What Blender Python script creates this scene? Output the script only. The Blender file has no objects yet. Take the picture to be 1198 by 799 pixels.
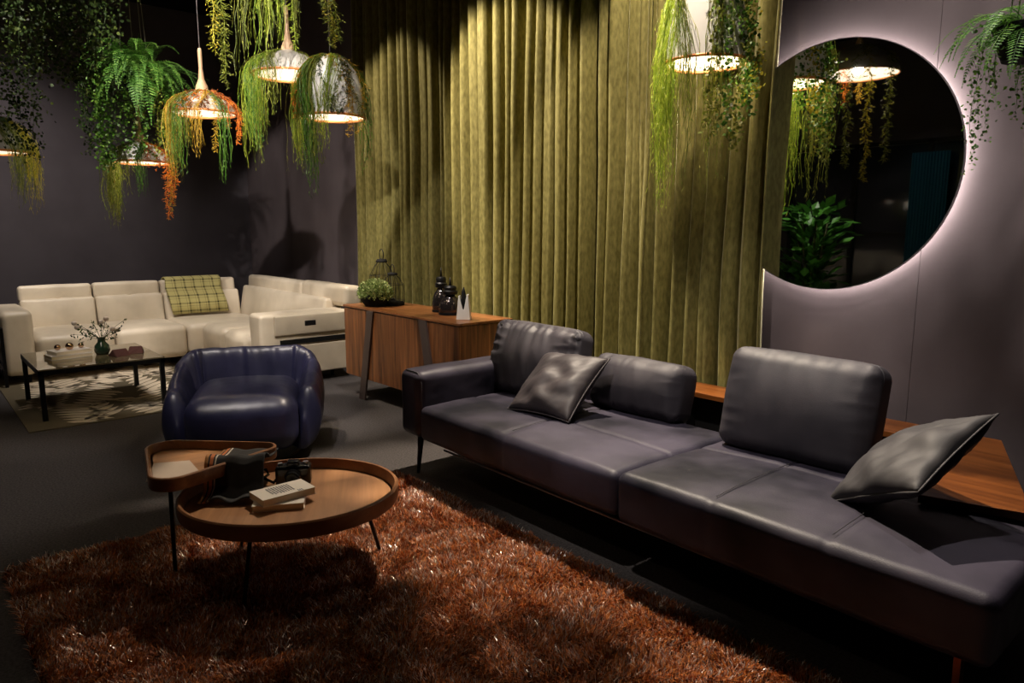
import bpy, bmesh, math, random
import numpy as np
from mathutils import Vector, Matrix, noise
random.seed(7)
PI = math.pi
S = bpy.context.scene
COL = S.collection

# ---------------------------------------------------------------- camera, world, exposure, lights
F, VPX, VPY, CAMH = 840.0, -128.0, 266.0, 1.45
PITCH = math.atan((399.5 - VPY) / F)
YAW = math.atan((599 - VPX) * math.cos(PITCH) / F)
FW = Vector((-math.cos(YAW), math.sin(YAW), 0)); RT = Vector((math.sin(YAW), math.cos(YAW), 0)); UP = Vector((0, 0, 1))
CF = FW * math.cos(PITCH) - UP * math.sin(PITCH); CU = UP * math.cos(PITCH) + FW * math.sin(PITCH)
CAMP = Vector((0, 0, CAMH))
cd = bpy.data.cameras.new('camera'); cam = bpy.data.objects.new('camera', cd); COL.objects.link(cam)
cam.location = CAMP
cam.rotation_euler = Matrix((RT, CU, -CF)).transposed().to_euler()
cd.sensor_width = 36; cd.lens = F / 1198 * 36; cd.clip_start = 0.05; cd.clip_end = 60
S.camera = cam

def at(u, v, d):
    """world point seen at pixel u,v at depth d metres"""
    r = CF * F + RT * (u - 599) - CU * (v - 399.5)
    return CAMP + r * (d / F)

w = bpy.data.worlds.new('world'); S.world = w; w.use_nodes = True
w.node_tree.nodes['Background'].inputs[0].default_value = (0.75, 0.72, 0.85, 1)
w.node_tree.nodes['Background'].inputs[1].default_value = 0.006
S.view_settings.view_transform = 'Standard'; S.view_settings.look = 'None'
S.view_settings.gamma = 1; S.view_settings.use_curve_mapping = False
S.view_settings.exposure = 0.0

def spot(name, loc, tgt, power, size=50, blend=0.5, rad=0.06, col=(1, 0.86, 0.7)):
    l = bpy.data.lights.new(name, 'SPOT'); l.energy = power; l.color = col
    l.spot_size = math.radians(size); l.spot_blend = blend; l.shadow_soft_size = rad
    o = bpy.data.objects.new(name, l); COL.objects.link(o); o.location = loc
    o.rotation_euler = (Vector(tgt) - Vector(loc)).to_track_quat('-Z', 'Y').to_euler()
    return o
WARM = (1, 0.84, 0.66); NEUT = (1, 0.9, 0.82)
# curtain washers
spot('spot_curtain', (-5.2, 2.3, 4.05), (-4.3, 3.75, 2.1), 1100, 46, 0.35, 0.04, WARM)
spot('spot_curtain', (-2.3, 2.75, 4.05), (-3.1, 3.80, 1.7), 330, 54, 0.4, 0.04, WARM)
spot('spot_curtain', (-6.5, 2.4, 4.05), (-5.9, 3.75, 2.0), 330, 50, 0.4, 0.04, WARM)
# key over the rug, from the far side, broken up by unseen foliage added above the frame
spot('spot_key', (-3.3, 3.35, 4.05), (-2.1, 1.6, 0), 1150, 60, 0.3, 0.025, WARM)
# over the leather sofa, from behind
spot('spot_sofa', (-1.5, 3.35, 4.05), (-1.05, 2.6, 0.4), 170, 42, 0.5, 0.04, NEUT)
spot('spot_sofa_front', (-1.9, 0.9, 4.05), (-2.1, 3.0, 0.75), 290, 36, 0.6, 0.06, NEUT)
# armchair and far group
spot('spot_armchair', (-3.1, 0.5, 4.0), (-4.7, 1.75, 0.4), 300, 20, 0.5, 0.05, NEUT)
spot('spot_far_sofa', (-7.0, 1.4, 4.05), (-8.2, 1.9, 0.4), 280, 60, 0.6, 0.08, NEUT)
spot('spot_far_sofa', (-6.2, 1.9, 4.05), (-6.9, 2.9, 0.4), 150, 60, 0.6, 0.08, NEUT)
# long throw from behind the camera: wall shadow of the moss lamp
spot('spot_long', (-2.10, -0.19, 3.32), (-8.1, 3.9, 1.55), 1000, 22, 0.25, 0.03, NEUT)
spot('spot_table', (-4.4, 3.2, 4.05), (-2.86, 1.08, 0.35), 430, 13, 0.4, 0.03, WARM)
spot('spot_side', (-4.2, 2.6, 4.05), (-6.3, 2.9, 0.4), 330, 22, 0.5, 0.05, NEUT)
spot('spot_return', (-7.3, 2.6, 4.1), (-7.5, 3.93, 1.5), 22, 36, 0.7, 0.05, NEUT)
spot('spot_corner', (-8.6, 2.6, 4.1), (-9.9, 3.93, 1.5), 40, 34, 0.7, 0.05, NEUT)
# walls and plants
spot('spot_wall', (-0.4, 2.3, 4.05), (-0.8, 3.9, 2.35), 260, 62, 0.7, 0.08, NEUT)
spot('spot_wall_left', (-7.6, 0.2, 4.05), (-10.4, 0.9, 1.2), 360, 70, 0.8, 0.08, NEUT)
spot('spot_fern', (-4.6, 0.35, 4.1), (-5.75, 1.22, 2.3), 430, 34, 0.5, 0.05, NEUT)
spot('spot_garland', (-3.2, 1.0, 4.1), (-4.3, 1.95, 2.5), 260, 42, 0.5, 0.05, NEUT)
spot('spot_sideboard', (-5.3, 1.2, 4.05), (-4.85, 2.95, 0.6), 420, 32, 0.5, 0.05, WARM)
spot('spot_vase', (-3.95, 2.0, 4.05), (-4.35, 3.12, 0.95), 150, 17, 0.5, 0.04, NEUT)
spot('spot_edge_lamp', (-3.9, 0.2, 3.6), (-5.0, 0.55, 1.6), 40, 20, 0.5, 0.04, WARM)
spot('spot_carpet', (-5.6, 0.2, 4.05), (-5.0, -0.1, 0.0), 150, 38, 0.7, 0.06, NEUT)
spot('spot_fern_right', (-1.3, 1.9, 4.05), (-0.95, 3.1, 2.0), 90, 30, 0.5, 0.05, NEUT)

# ---------------------------------------------------------------- material helpers
def mat(name, col, rough=0.6, metal=0.0, spec=0.5, **k):
    m = bpy.data.materials.new(name); m.use_nodes = True
    b = m.node_tree.nodes['Principled BSDF']
    b.inputs['Base Color'].default_value = (*col, 1); b.inputs['Roughness'].default_value = rough
    b.inputs['Metallic'].default_value = metal; b.inputs['Specular IOR Level'].default_value = spec
    for kk, v in k.items():
        b.inputs[kk.replace('_', ' ')].default_value = v
    return m
def nt(m): return m.node_tree, m.node_tree.nodes, m.node_tree.links, m.node_tree.nodes['Principled BSDF']
def noisy(m, c1, c2, scale=4, detail=4, lo=0.35, hi=0.65, stretch=(1, 1, 1), bump=0, bscale=60, bdist=0.002, rough=None):
    t, n, l, b = nt(m)
    tc = n.new('ShaderNodeTexCoord'); mp = n.new('ShaderNodeMapping'); mp.inputs['Scale'].default_value = stretch
    l.new(tc.outputs['Object'], mp.inputs[0])
    nz = n.new('ShaderNodeTexNoise'); nz.inputs['Scale'].default_value = scale; nz.inputs['Detail'].default_value = detail
    l.new(mp.outputs[0], nz.inputs[0])
    r = n.new('ShaderNodeValToRGB'); r.color_ramp.elements[0].position = lo; r.color_ramp.elements[1].position = hi
    r.color_ramp.elements[0].color = (*c1, 1); r.color_ramp.elements[1].color = (*c2, 1)
    l.new(nz.outputs[0], r.inputs[0]); l.new(r.outputs[0], b.inputs['Base Color'])
    if rough:
        mr = n.new('ShaderNodeMapRange'); mr.inputs[3].default_value, mr.inputs[4].default_value = rough
        l.new(nz.outputs[0], mr.inputs[0]); l.new(mr.outputs[0], b.inputs['Roughness'])
    if bump:
        n2 = n.new('ShaderNodeTexNoise'); n2.inputs['Scale'].default_value = bscale; n2.inputs['Detail'].default_value = 3
        l.new(mp.outputs[0], n2.inputs[0])
        bp = n.new('ShaderNodeBump'); bp.inputs['Strength'].default_value = bump; bp.inputs['Distance'].default_value = bdist
        l.new(n2.outputs[0], bp.inputs['Height']); l.new(bp.outputs[0], b.inputs['Normal'])
    return m
def wood(name, c1, c2, along='z', scale=6, rough=0.4):
    m = mat(name, c1, rough)
    t, n, l, b = nt(m)
    tc = n.new('ShaderNodeTexCoord'); mp = n.new('ShaderNodeMapping')
    s = {'x': (0.25, 5, 5), 'y': (5, 0.25, 5), 'z': (5, 5, 0.25)}[along]
    mp.inputs['Scale'].default_value = s; l.new(tc.outputs['Object'], mp.inputs[0])
    nz = n.new('ShaderNodeTexNoise'); nz.inputs['Scale'].default_value = scale; nz.inputs['Detail'].default_value = 6
    nz.inputs['Roughness'].default_value = 0.65; nz.inputs['Distortion'].default_value = 0.6
    l.new(mp.outputs[0], nz.inputs[0])
    r = n.new('ShaderNodeValToRGB'); e = r.color_ramp.elements
    e[0].position = 0.33; e[0].color = (*c1, 1); e[1].position = 0.68; e[1].color = (*c2, 1)
    l.new(nz.outputs[0], r.inputs[0]); l.new(r.outputs[0], b.inputs['Base Color'])
    bp = n.new('ShaderNodeBump'); bp.inputs['Strength'].default_value = 0.12; bp.inputs['Distance'].default_value = 0.001
    l.new(nz.outputs[0], bp.inputs['Height']); l.new(bp.outputs[0], b.inputs['Normal'])
    return m
def islandmat(name, stops, rough=0.6, spec=0.3, translucent=0.0):
    m = mat(name, stops[0][1], rough, 0, spec)
    t, n, l, b = nt(m)
    g = n.new('ShaderNodeNewGeometry'); r = n.new('ShaderNodeValToRGB'); r.color_ramp.interpolation = 'LINEAR'
    e = r.color_ramp.elements
    while len(e) < len(stops): e.new(0.5)
    for i, (p, c) in enumerate(stops): e[i].position = p; e[i].color = (*c, 1)
    l.new(g.outputs['Random Per Island'], r.inputs[0]); l.new(r.outputs[0], b.inputs['Base Color'])
    if translucent:
        tr = n.new('ShaderNodeBsdfTranslucent'); mx = n.new('ShaderNodeMixShader'); mx.inputs[0].default_value = translucent
        l.new(r.outputs[0], tr.inputs[0]); l.new(b.outputs[0], mx.inputs[1]); l.new(tr.outputs[0], mx.inputs[2])
        l.new(mx.outputs[0], n['Material Output'].inputs[0])
    return m
def emis(name, col, s):
    m = mat(name, (0, 0, 0), 0.5); b = m.node_tree.nodes['Principled BSDF']
    b.inputs['Emission Color'].default_value = (*col, 1); b.inputs['Emission Strength'].default_value = s
    return m

M = {}
M['wall'] = noisy(mat('plum_grey_plaster', (0.07, 0.06, 0.065), 0.75, 0, 0.25), (0.106, 0.084, 0.089), (0.148, 0.120, 0.126), 2.2, 8, 0.3, 0.7, (1, 1, 0.7), 0.25, 25, 0.004)
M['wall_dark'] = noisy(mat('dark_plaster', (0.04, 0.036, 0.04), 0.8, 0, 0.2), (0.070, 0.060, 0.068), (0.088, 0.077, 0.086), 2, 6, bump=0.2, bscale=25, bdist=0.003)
M['ceiling'] = mat('black_ceiling', (0.006, 0.006, 0.006), 0.9, 0, 0.1)
M['floor'] = noisy(mat('charcoal_carpet', (0.03, 0.03, 0.03), 0.95, 0, 0.1), (0.046, 0.041, 0.041), (0.094, 0.085, 0.083), 90, 4, 0.3, 0.7, bump=0.8, bscale=260, bdist=0.004)
M['leather'] = noisy(mat('black_blue_leather', (0.03, 0.03, 0.04), 0.42, 0, 0.32), (0.005, 0.005, 0.011), (0.052, 0.045, 0.070), 2.6, 9, 0.36, 0.68, bump=0.4, bscale=230, bdist=0.0014, rough=(0.36, 0.62))
M['cushion_leather'] = noisy(mat('dark_cushion_leather', (0.03, 0.03, 0.04), 0.42, 0, 0.5), (0.018, 0.017, 0.025), (0.062, 0.054, 0.064), 3.5, 6, 0.3, 0.75, bump=0.35, bscale=240, bdist=0.0012, rough=(0.50, 0.68))
M['brown_leather'] = noisy(mat('dusky_brown_leather', (0.04, 0.03, 0.03), 0.55, 0, 0.5), (0.026, 0.021, 0.024), (0.052, 0.042, 0.046), 5, 5, 0.3, 0.75, bump=0.35, bscale=240, bdist=0.0012)
M['grey_leather'] = noisy(mat('grey_leather', (0.06, 0.06, 0.065), 0.6, 0, 0.4), (0.026, 0.025, 0.029), (0.064, 0.060, 0.065), 5, 5, 0.3, 0.7, bump=0.35, bscale=240, bdist=0.0012)
M['navy'] = noisy(mat('navy_leather', (0.01, 0.01, 0.03), 0.36, 0, 0.5), (0.010, 0.011, 0.034), (0.026, 0.026, 0.064), 5, 4, 0.3, 0.7, bump=0.3, bscale=220, bdist=0.001)
M['cream'] = noisy(mat('cream_leather', (0.6, 0.5, 0.38), 0.42, 0, 0.5), (0.58, 0.50, 0.38), (0.72, 0.63, 0.49), 3, 4, bump=0.3, bscale=160, bdist=0.001)
M['cream_dark'] = mat('cream_piping', (0.30, 0.24, 0.16), 0.5)
M['walnut'] = wood('walnut_vertical', (0.045, 0.014, 0.005), (0.33, 0.125, 0.042), 'z', 5, 0.38)
M['walnut_top'] = wood('walnut_top', (0.16, 0.055, 0.018), (0.38, 0.15, 0.05), 'x', 5, 0.3)
M['shelfwood'] = wood('red_walnut', (0.10, 0.028, 0.005), (0.24, 0.075, 0.015), 'x', 4, 0.32)
M['oak'] = wood('warm_oak', (0.27, 0.118, 0.045), (0.44, 0.215, 0.088), 'y', 3, 0.42)
M['oak_rim'] = wood('oak_rim', (0.20, 0.078, 0.030), (0.33, 0.148, 0.062), 'x', 3, 0.36)
M['black'] = mat('black_metal', (0.012, 0.012, 0.013), 0.38, 0.6)
M['blackmatte'] = mat('black_matte', (0.008, 0.008, 0.008), 0.8, 0, 0.2)
M['bronze'] = mat('bronze_metal', (0.17, 0.13, 0.12), 0.5, 0.7)
M['copper'] = mat('copper_leg', (0.25, 0.09, 0.04), 0.35, 0.8)
M['gunmetal'] = mat('gunmetal', (0.25, 0.23, 0.25), 0.4, 0.7)
M['thread'] = mat('seam_thread', (0.012, 0.011, 0.014), 0.6)
M['piping'] = mat('piping_leather', (0.04, 0.037, 0.044), 0.5)
M['white'] = mat('white_ceramic', (0.8, 0.78, 0.74), 0.35)
M['shade'] = mat('white_lamp_shade', (0.80, 0.78, 0.76), 0.35, 0, 0.5)
M['shade_grey'] = mat('smoky_lamp_shade', (0.42, 0.40, 0.36), 0.3, 0, 0.6)
M['shade_in'] = mat('lamp_shade_lining', (0.85, 0.82, 0.76), 0.5)
M['stemwood'] = wood('pale_wood', (0.42, 0.26, 0.15), (0.6, 0.42, 0.27), 'z', 6, 0.5)
M['ring'] = mat('orange_copper_ring', (0.80, 0.30, 0.10), 0.35, 0.3)
M['bulb'] = emis('bulb_glow', (1, 0.80, 0.55), 7)
M['led'] = emis('led_strip', (1, 0.90, 0.84), 46)
M['mirror'] = mat('mirror_glass', (0.78, 0.80, 0.80), 0.015, 1.0)
M['cord'] = mat('grey_cord', (0.22, 0.2, 0.2), 0.6)
M['smoke'] = mat('dark_mercury_glass', (0.06, 0.05, 0.05), 0.08, 0.75)
M['paper'] = mat('book_paper', (0.72, 0.62, 0.44), 0.8)
M['cover'] = mat('book_cover', (0.74, 0.68, 0.60), 0.55)
M['ink'] = mat('book_ink', (0.10, 0.10, 0.12), 0.7)
M['card'] = mat('beige_card', (0.62, 0.50, 0.40), 0.7)
M['soil'] = mat('soil', (0.02, 0.014, 0.01), 0.95)
M['teal'] = emis('teal_fabric_glow', (0.01, 0.16, 0.22), 0.5)
# velvet
m = M['velvet'] = noisy(mat('olive_velvet', (0.14, 0.12, 0.02), 0.75, 0, 0.25), (0.095, 0.084, 0.018), (0.225, 0.198, 0.064), 55, 9, 0.26, 0.78, (1, 1, 0.35), 0.35, 120, 0.002)
nt(m)[3].inputs['Sheen Weight'].default_value = 1.0; nt(m)[3].inputs['Sheen Roughness'].default_value = 0.25
nt(m)[3].inputs['Sheen Tint'].default_value = (0.84, 0.80, 0.50, 1)
# foliage
G = dict(
 lime=islandmat('lime_thread_leaves', [(0, (0.10, 0.19, 0.012)), (0.5, (0.27, 0.36, 0.03)), (1, (0.45, 0.50, 0.07))], 0.5, 0.3, 0.35),
 yellow=islandmat('yellow_green_leaves', [(0, (0.20, 0.22, 0.015)), (0.6, (0.42, 0.38, 0.03)), (1, (0.62, 0.46, 0.05))], 0.5, 0.3, 0.35),
 green=islandmat('green_leaves', [(0, (0.025, 0.08, 0.010)), (0.6, (0.09, 0.22, 0.022)), (1, (0.20, 0.36, 0.05))], 0.45, 0.4, 0.3),
 fern=islandmat('fern_leaves', [(0, (0.03, 0.10, 0.014)), (0.6, (0.10, 0.27, 0.035)), (1, (0.24, 0.42, 0.08))], 0.5, 0.3, 0.3),
 dark=islandmat('dark_vine_leaves', [(0, (0.006, 0.015, 0.003)), (0.7, (0.030, 0.056, 0.010)), (1, (0.11, 0.15, 0.03))], 0.55, 0.25, 0.2),
 orange=islandmat('orange_sprays', [(0, (0.50, 0.09, 0.01)), (0.5, (0.75, 0.20, 0.02)), (1, (0.75, 0.33, 0.04))], 0.5, 0.3, 0.3),
 gold=islandmat('golden_sprays', [(0, (0.30, 0.20, 0.015)), (0.5, (0.55, 0.32, 0.03)), (1, (0.60, 0.44, 0.06))], 0.5, 0.3, 0.3),
 moss=islandmat('red_brown_moss', [(0, (0.10, 0.025, 0.01)), (0.6, (0.26, 0.07, 0.02)), (1, (0.35, 0.18, 0.05))], 0.7, 0.2, 0.1),
 olive=islandmat('olive_sprays', [(0, (0.07, 0.10, 0.012)), (0.6, (0.17, 0.20, 0.025)), (1, (0.32, 0.33, 0.06))], 0.5, 0.3, 0.3),
)
M['stem'] = mat('plant_stem', (0.09, 0.10, 0.03), 0.7)

# ---------------------------------------------------------------- mesh helpers
class MB:
    def __init__(s): s.v = []; s.f = []; s.mi = []
    def add(s, vs, fs, mi=0):
        o = len(s.v); s.v.extend([tuple(p) for p in vs]); s.f.extend([tuple(i + o for i in f) for f in fs]); s.mi.extend([mi] * len(fs))
    def build(s, name, mats, parent=None, smooth=True, label=None, bevel=0, loc=None, autos=None):
        me = bpy.data.meshes.new(name); me.from_pydata(s.v, [], s.f)
        if not isinstance(mats, (list, tuple)): mats = [mats]
        for m_ in mats: me.materials.append(m_)
        if len(mats) > 1: me.polygons.foreach_set('material_index', s.mi)
        if smooth:
            me.polygons.foreach_set('use_smooth', [True] * len(me.polygons))
            if autos: me.set_sharp_from_angle(angle=math.radians(autos))
        me.update()
        o = bpy.data.objects.new(name, me); COL.objects.link(o)
        if parent is not None: o.parent = parent
        if loc is not None: o.location = loc
        if label: o['label'] = label
        if bevel:
            b = o.modifiers.new('bevel', 'BEVEL'); b.width = bevel; b.segments = 2; b.limit_method = 'ANGLE'
        return o
    def box(s, c, h, mi=0, rot=None, taper=1.0):
        c = Vector(c); vs = []
        for z in (-1, 1):
            for x, y in ((-1, -1), (1, -1), (1, 1), (-1, 1)):
                k = taper if z < 0 else 1.0
                p = Vector((x * h[0] * k, y * h[1] * k, z * h[2]))
                if rot: p = rot @ p
                vs.append(c + p)
        s.add(vs, [(3, 2, 1, 0), (4, 5, 6, 7), (0, 1, 5, 4), (1, 2, 6, 5), (2, 3, 7, 6), (3, 0, 4, 7)], mi)
        return s
    def tube(s, pts, r, n=8, mi=0, closed=False):
        pts = [Vector(p) for p in pts]; k = len(pts); vs = []; fs = []
        rr = r if isinstance(r, (list, tuple)) else [r] * k
        prev = None
        for i, p in enumerate(pts):
            a = pts[(i - 1) % k] if (closed or i > 0) else p; b = pts[(i + 1) % k] if (closed or i < k - 1) else p
            t = (b - a).normalized()
            if prev is None: prev = t.orthogonal().normalized()
            u = (prev - t * prev.dot(t)).normalized(); prev = u; q = t.cross(u)
            for j in range(n):
                an = 2 * PI * j / n; vs.append(p + (u * math.cos(an) + q * math.sin(an)) * rr[i])
        m_ = k if closed else k - 1
        for i in range(m_):
            i2 = (i + 1) % k
            for j in range(n): fs.append((i * n + j, i * n + (j + 1) % n, i2 * n + (j + 1) % n, i2 * n + j))
        if not closed: fs.append(tuple(range(n - 1, -1, -1))); fs.append(tuple(range((k - 1) * n, k * n)))
        s.add(vs, fs, mi); return s
    def lathe(s, prof, c=(0, 0, 0), n=32, mi=0):
        c = Vector(c); vs = []; fs = []
        for r, z in prof:
            for j in range(n):
                a = 2 * PI * j / n; vs.append(c + Vector((r * math.cos(a), r * math.sin(a), z)))
        for i in range(len(prof) - 1):
            for j in range(n): fs.append((i * n + j, i * n + (j + 1) % n, (i + 1) * n + (j + 1) % n, (i + 1) * n + j))
        s.add(vs, fs, mi); return s
    def prism(s, poly, z0, z1, mi=0):
        n = len(poly); vs = [(x, y, z0) for x, y in poly] + [(x, y, z1) for x, y in poly]
        s.add(vs, [tuple(range(n - 1, -1, -1)), tuple(range(n, 2 * n))] + [(i, (i + 1) % n, (i + 1) % n + n, i + n) for i in range(n)], mi); return s
    def rbox(s, c, half, r, bulge=(0, 0, 0), n=10, disp=None, rot=None, mi=0):
        """rounded, crowned, optionally wrinkled box"""
        c = Vector(c); half = Vector(half); r = min(r, min(half) * 0.98)
        def ax(h):
            out = []
            K = 4
            for i in range(K): out.append(-h + r * (1 - math.tan(PI / 4 * (1 - i / K))) if i else -h)
            inner = h - r; m_ = n
            for i in range(m_ + 1): out.append(-inner + 2 * inner * i / m_)
            for i in range(K - 1, -1, -1): out.append(h - r * (1 - math.tan(PI / 4 * (1 - i / K))) if i else h)
            return out
        A = [ax(half[i]) for i in range(3)]
        idx = {}; vs = []; fs = []
        def V(p):
            key = (round(p[0], 5), round(p[1], 5), round(p[2], 5))
            if key in idx: return idx[key]
            q = Vector([max(-(half[i] - r), min(half[i] - r, p[i])) for i in range(3)]); d = Vector(p) - q
            nn = d.normalized() if d.length > 1e-9 else Vector((0, 0, 1)); w_ = q + nn * r
            u = [w_[i] / half[i] for i in range(3)]
            g = [1 - u[i] * u[i] for i in range(3)]
            w2 = Vector(w_)
            for i in range(3):
                j, k = [a for a in range(3) if a != i]
                w2[i] += bulge[i] * u[i] * max(0, g[j]) ** 0.8 * max(0, g[k]) ** 0.8
            if disp: w2 = w2 + nn * disp(w2, nn)
            if rot: w2 = rot @ w2
            idx[key] = len(vs); vs.append(c + w2); return idx[key]
        for i in range(3):
            j, k = (i + 1) % 3, (i + 2) % 3
            for sg in (-1, 1):
                for a in range(len(A[j]) - 1):
                    for b in range(len(A[k]) - 1):
                        q = []
                        for (aa, bb) in ((a, b), (a + 1, b), (a + 1, b + 1), (a, b + 1)):
                            p = [0, 0, 0]; p[i] = sg * half[i]; p[j] = A[j][aa]; p[k] = A[k][bb]; q.append(V(p))
                        if sg < 0: q.reverse()
                        if len(set(q)) == 4: fs.append(tuple(q))
        s.add(vs, fs, mi); return s

def tag(o, label=None, cat=None, group=None, kind=None):
    if label: o['label'] = label
    if cat: o['category'] = cat
    if group: o['group'] = group
    if kind: o['kind'] = kind
    return o
def thing(name, label, cat, loc=(0, 0, 0), rz=0, group=None):
    o = bpy.data.objects.new(name, None); COL.objects.link(o); o.location = loc; o.rotation_euler = (0, 0, rz)
    o.empty_display_size = 0.1
    return tag(o, label, cat, group)
def N(p, f, seed=0): return noise.noise(Vector((p[0] * f + seed, p[1] * f - seed, p[2] * f + 2 * seed)))
def smooth(x): x = max(0, min(1, x)); return x * x * (3 - 2 * x)
R3 = lambda a, ax: Matrix.Rotation(a, 3, ax)

# ---------------------------------------------------------------- room
XL, XR, YB, YF, ZC = -10.4, 2.6, 3.93, -3.6, 4.25
def struct(name, c, h, m_):
    b = MB().box(c, h); return tag(b.build(name, m_, smooth=False), kind='structure')
struct('floor', ((XL + XR) / 2, (YB + YF) / 2, -0.05), ((XR - XL) / 2 + .1, (YB - YF) / 2 + .1, 0.05), M['floor'])
struct('ceiling', ((XL + XR) / 2, (YB + YF) / 2, ZC + 0.05), ((XR - XL) / 2 + .1, (YB - YF) / 2 + .1, 0.05), M['ceiling'])
struct('wall_left', (XL - 0.05, (YB + YF) / 2, ZC / 2), (0.05, (YB - YF) / 2, ZC / 2), M['wall_dark'])
b = MB()
xs = [XL, -8.985, -1.43, XR]      # three plaster panels with hairline joints
for x0, x1 in zip(xs, xs[1:]): b.box(((x0 + x1) / 2, YB + 0.05, ZC / 2), ((x1 - x0) / 2 - 0.0012, 0.05, ZC / 2))
tag(b.build('wall_back', M['wall'], smooth=False), kind='structure')
struct('wall_right', (XR + 0.05, (YB + YF) / 2, ZC / 2), (0.05, (YB - YF) / 2, ZC / 2), M['wall_dark'])
b = MB()   # wall behind the camera with an opening for the glazing that shows in the mirror
wx0, wx1, wz1 = -6.2, -3.0, 2.7
b.box(((XL + wx0) / 2, YF - .05, ZC / 2), ((wx0 - XL) / 2, .05, ZC / 2)); b.box(((wx1 + XR) / 2, YF - .05, ZC / 2), ((XR - wx1) / 2, .05, ZC / 2))
b.box(((wx0 + wx1) / 2, YF - .05, (wz1 + ZC) / 2), ((wx1 - wx0) / 2, .05, (ZC - wz1) / 2))
tag(b.build('wall_front', M['wall_dark'], smooth=False), kind='structure')
b = MB()
for x in (wx0 + .04, -5.15, -4.1, wx1 - .04): b.box((x, YF - .03, wz1 / 2), (.035, .04, wz1 / 2))
for z in (.04, 1.35, wz1 - .03): b.box(((wx0 + wx1) / 2, YF - .03, z), ((wx1 - wx0) / 2, .04, .03))
wf = tag(b.build('window_1', M['black'], smooth=False), kind='structure')
g = MB().box(((wx0 + wx1) / 2, YF - .04, wz1 / 2), ((wx1 - wx0) / 2, .004, wz1 / 2))
g.build('pane', mat('dark_pane', (0.02, 0.025, 0.03), 0.08), wf, smooth=False)
b = MB(); N_ = 60
vs = []; fs = []
for i in range(N_ + 1):
    x = -4.3 + 0.5 * i / N_; y = YF + .12 + .03 * math.sin(i * 1.3)
    vs += [(x, y, 0.9), (x, y, 2.5)]
for i in range(N_): fs.append((2 * i, 2 * i + 2, 2 * i + 3, 2 * i + 1))
b.add(vs, fs)
tag(b.build('window_drape', mat('teal_cloth', (0.01, 0.10, 0.14), 0.8)), 'dark teal drape at the far window, seen only in the mirror', 'curtain')
spot('spot_drape', (-4.0, -2.2, 4.0), (-4.1, -3.6, 1.6), 8, 40, 0.6, 0.05, (0.7, 0.9, 1))

# ---------------------------------------------------------------- velvet curtains
def curtain(x0, x1, z1, label, seed, A=0.092, per=(0.085, 0.16)):
    rnd = random.Random(seed)
    xs, amps = [x0], []
    while xs[-1] < x1:
        xs.append(xs[-1] + rnd.uniform(*per)); amps.append(rnd.uniform(0.6, 1.15))
    amps.append(1); K = 14
    nx = (len(xs) - 1) * K; rows = 26; vs = []; fs = []
    sc = (x1 - x0) / (xs[-1] - x0)
    for j in range(rows + 1):
        z = 0.015 + (z1 - 0.015) * j / rows; f = j / rows
        for i in range(nx + 1):
            k = min(i // K, len(xs) - 2); t = (i - k * K) / K
            x = xs[k] + (xs[k + 1] - xs[k]) * t
            a = amps[k] * (1 - t) + amps[k + 1] * t
            c = math.cos(2 * PI * (t + 0.05 * math.sin(2 * PI * t + k))) + 0.15 * math.sin(4 * PI * t + k) - 0.45 * math.exp(-((t - 0.5) / 0.10) ** 2)
            xx = x0 + (x - x0) * sc
            y = -A * a * c * (0.85 + 0.25 * (1 - f))
            y += 0.016 * noise.noise(Vector((xx * 3.1 + seed, z * 0.7, 3))) + 0.010 * noise.noise(Vector((xx * 14, z * 1.1, seed)))
            xx += 0.018 * math.sin(2 * PI * t) * a + 0.035 * noise.noise(Vector((xx * 1.6, z * 0.55, seed + 9)))
            vs.append((xx, 3.805 + y, z))
    W_ = nx + 1
    for j in range(rows):
        for i in range(nx): fs.append((j * W_ + i, j * W_ + i + 1, (j + 1) * W_ + i + 1, (j + 1) * W_ + i))
    b = MB(); b.add(vs, fs); o = b.build('velvet_curtain', M['velvet'])
    s_ = o.modifiers.new('solid', 'SOLIDIFY'); s_.thickness = 0.003
    return tag(o, label, 'curtain', 'olive velvet curtains')
curtain(-6.86, -3.02, 4.1, 'wide olive green velvet curtain behind the sideboard, left of the two', 3)
curtain(-3.11, -2.19, 4.1, 'narrow olive green velvet curtain overlapping the round mirror, right of the two', 11, 0.058, (0.11, 0.18))
b = MB().tube([(-6.95, 3.80, 4.13), (-1.95, 3.80, 4.13)], 0.016)
tag(b.build('curtain_rail', M['black']), 'black rail the velvet curtains hang from', 'curtain rail')

# ---------------------------------------------------------------- round backlit mirror
mc = Vector((-1.905, 3.865, 1.768)); MR = 0.655
mt = thing('round_mirror', 'large round mirror with glowing backlight on the grey wall', 'mirror', mc)
rot = R3(PI / 2, 'X')
def lathe_y(prof, n=96):
    b = MB(); b.lathe(prof, n=n); b.v = [tuple(rot @ Vector(p)) for p in b.v]; return b
lathe_y([(0.0, 0.006), (MR - .006, 0.006), (MR - 0.003, 0.006)]).build('mirror_glass', M['mirror'], mt, smooth=False)
lathe_y([(MR - 0.004, 0.008), (MR, 0.008), (MR + .001, 0.0), (MR, -0.012), (0, -0.012)]).build('mirror_frame', M['gunmetal'], mt, autos=30)
lathe_y([(MR - .085, -.013), (MR - .085, -.022), (MR - .045, -.022), (MR - .045, -.013)]).build('light_strip', M['led'], mt, smooth=False)
lathe_y([(MR - .14, -.012), (MR - .14, -.058), (MR - .10, -.058), (MR - .10, -.012)]).build('backing_frame', M['blackmatte'], mt, smooth=False)

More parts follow.
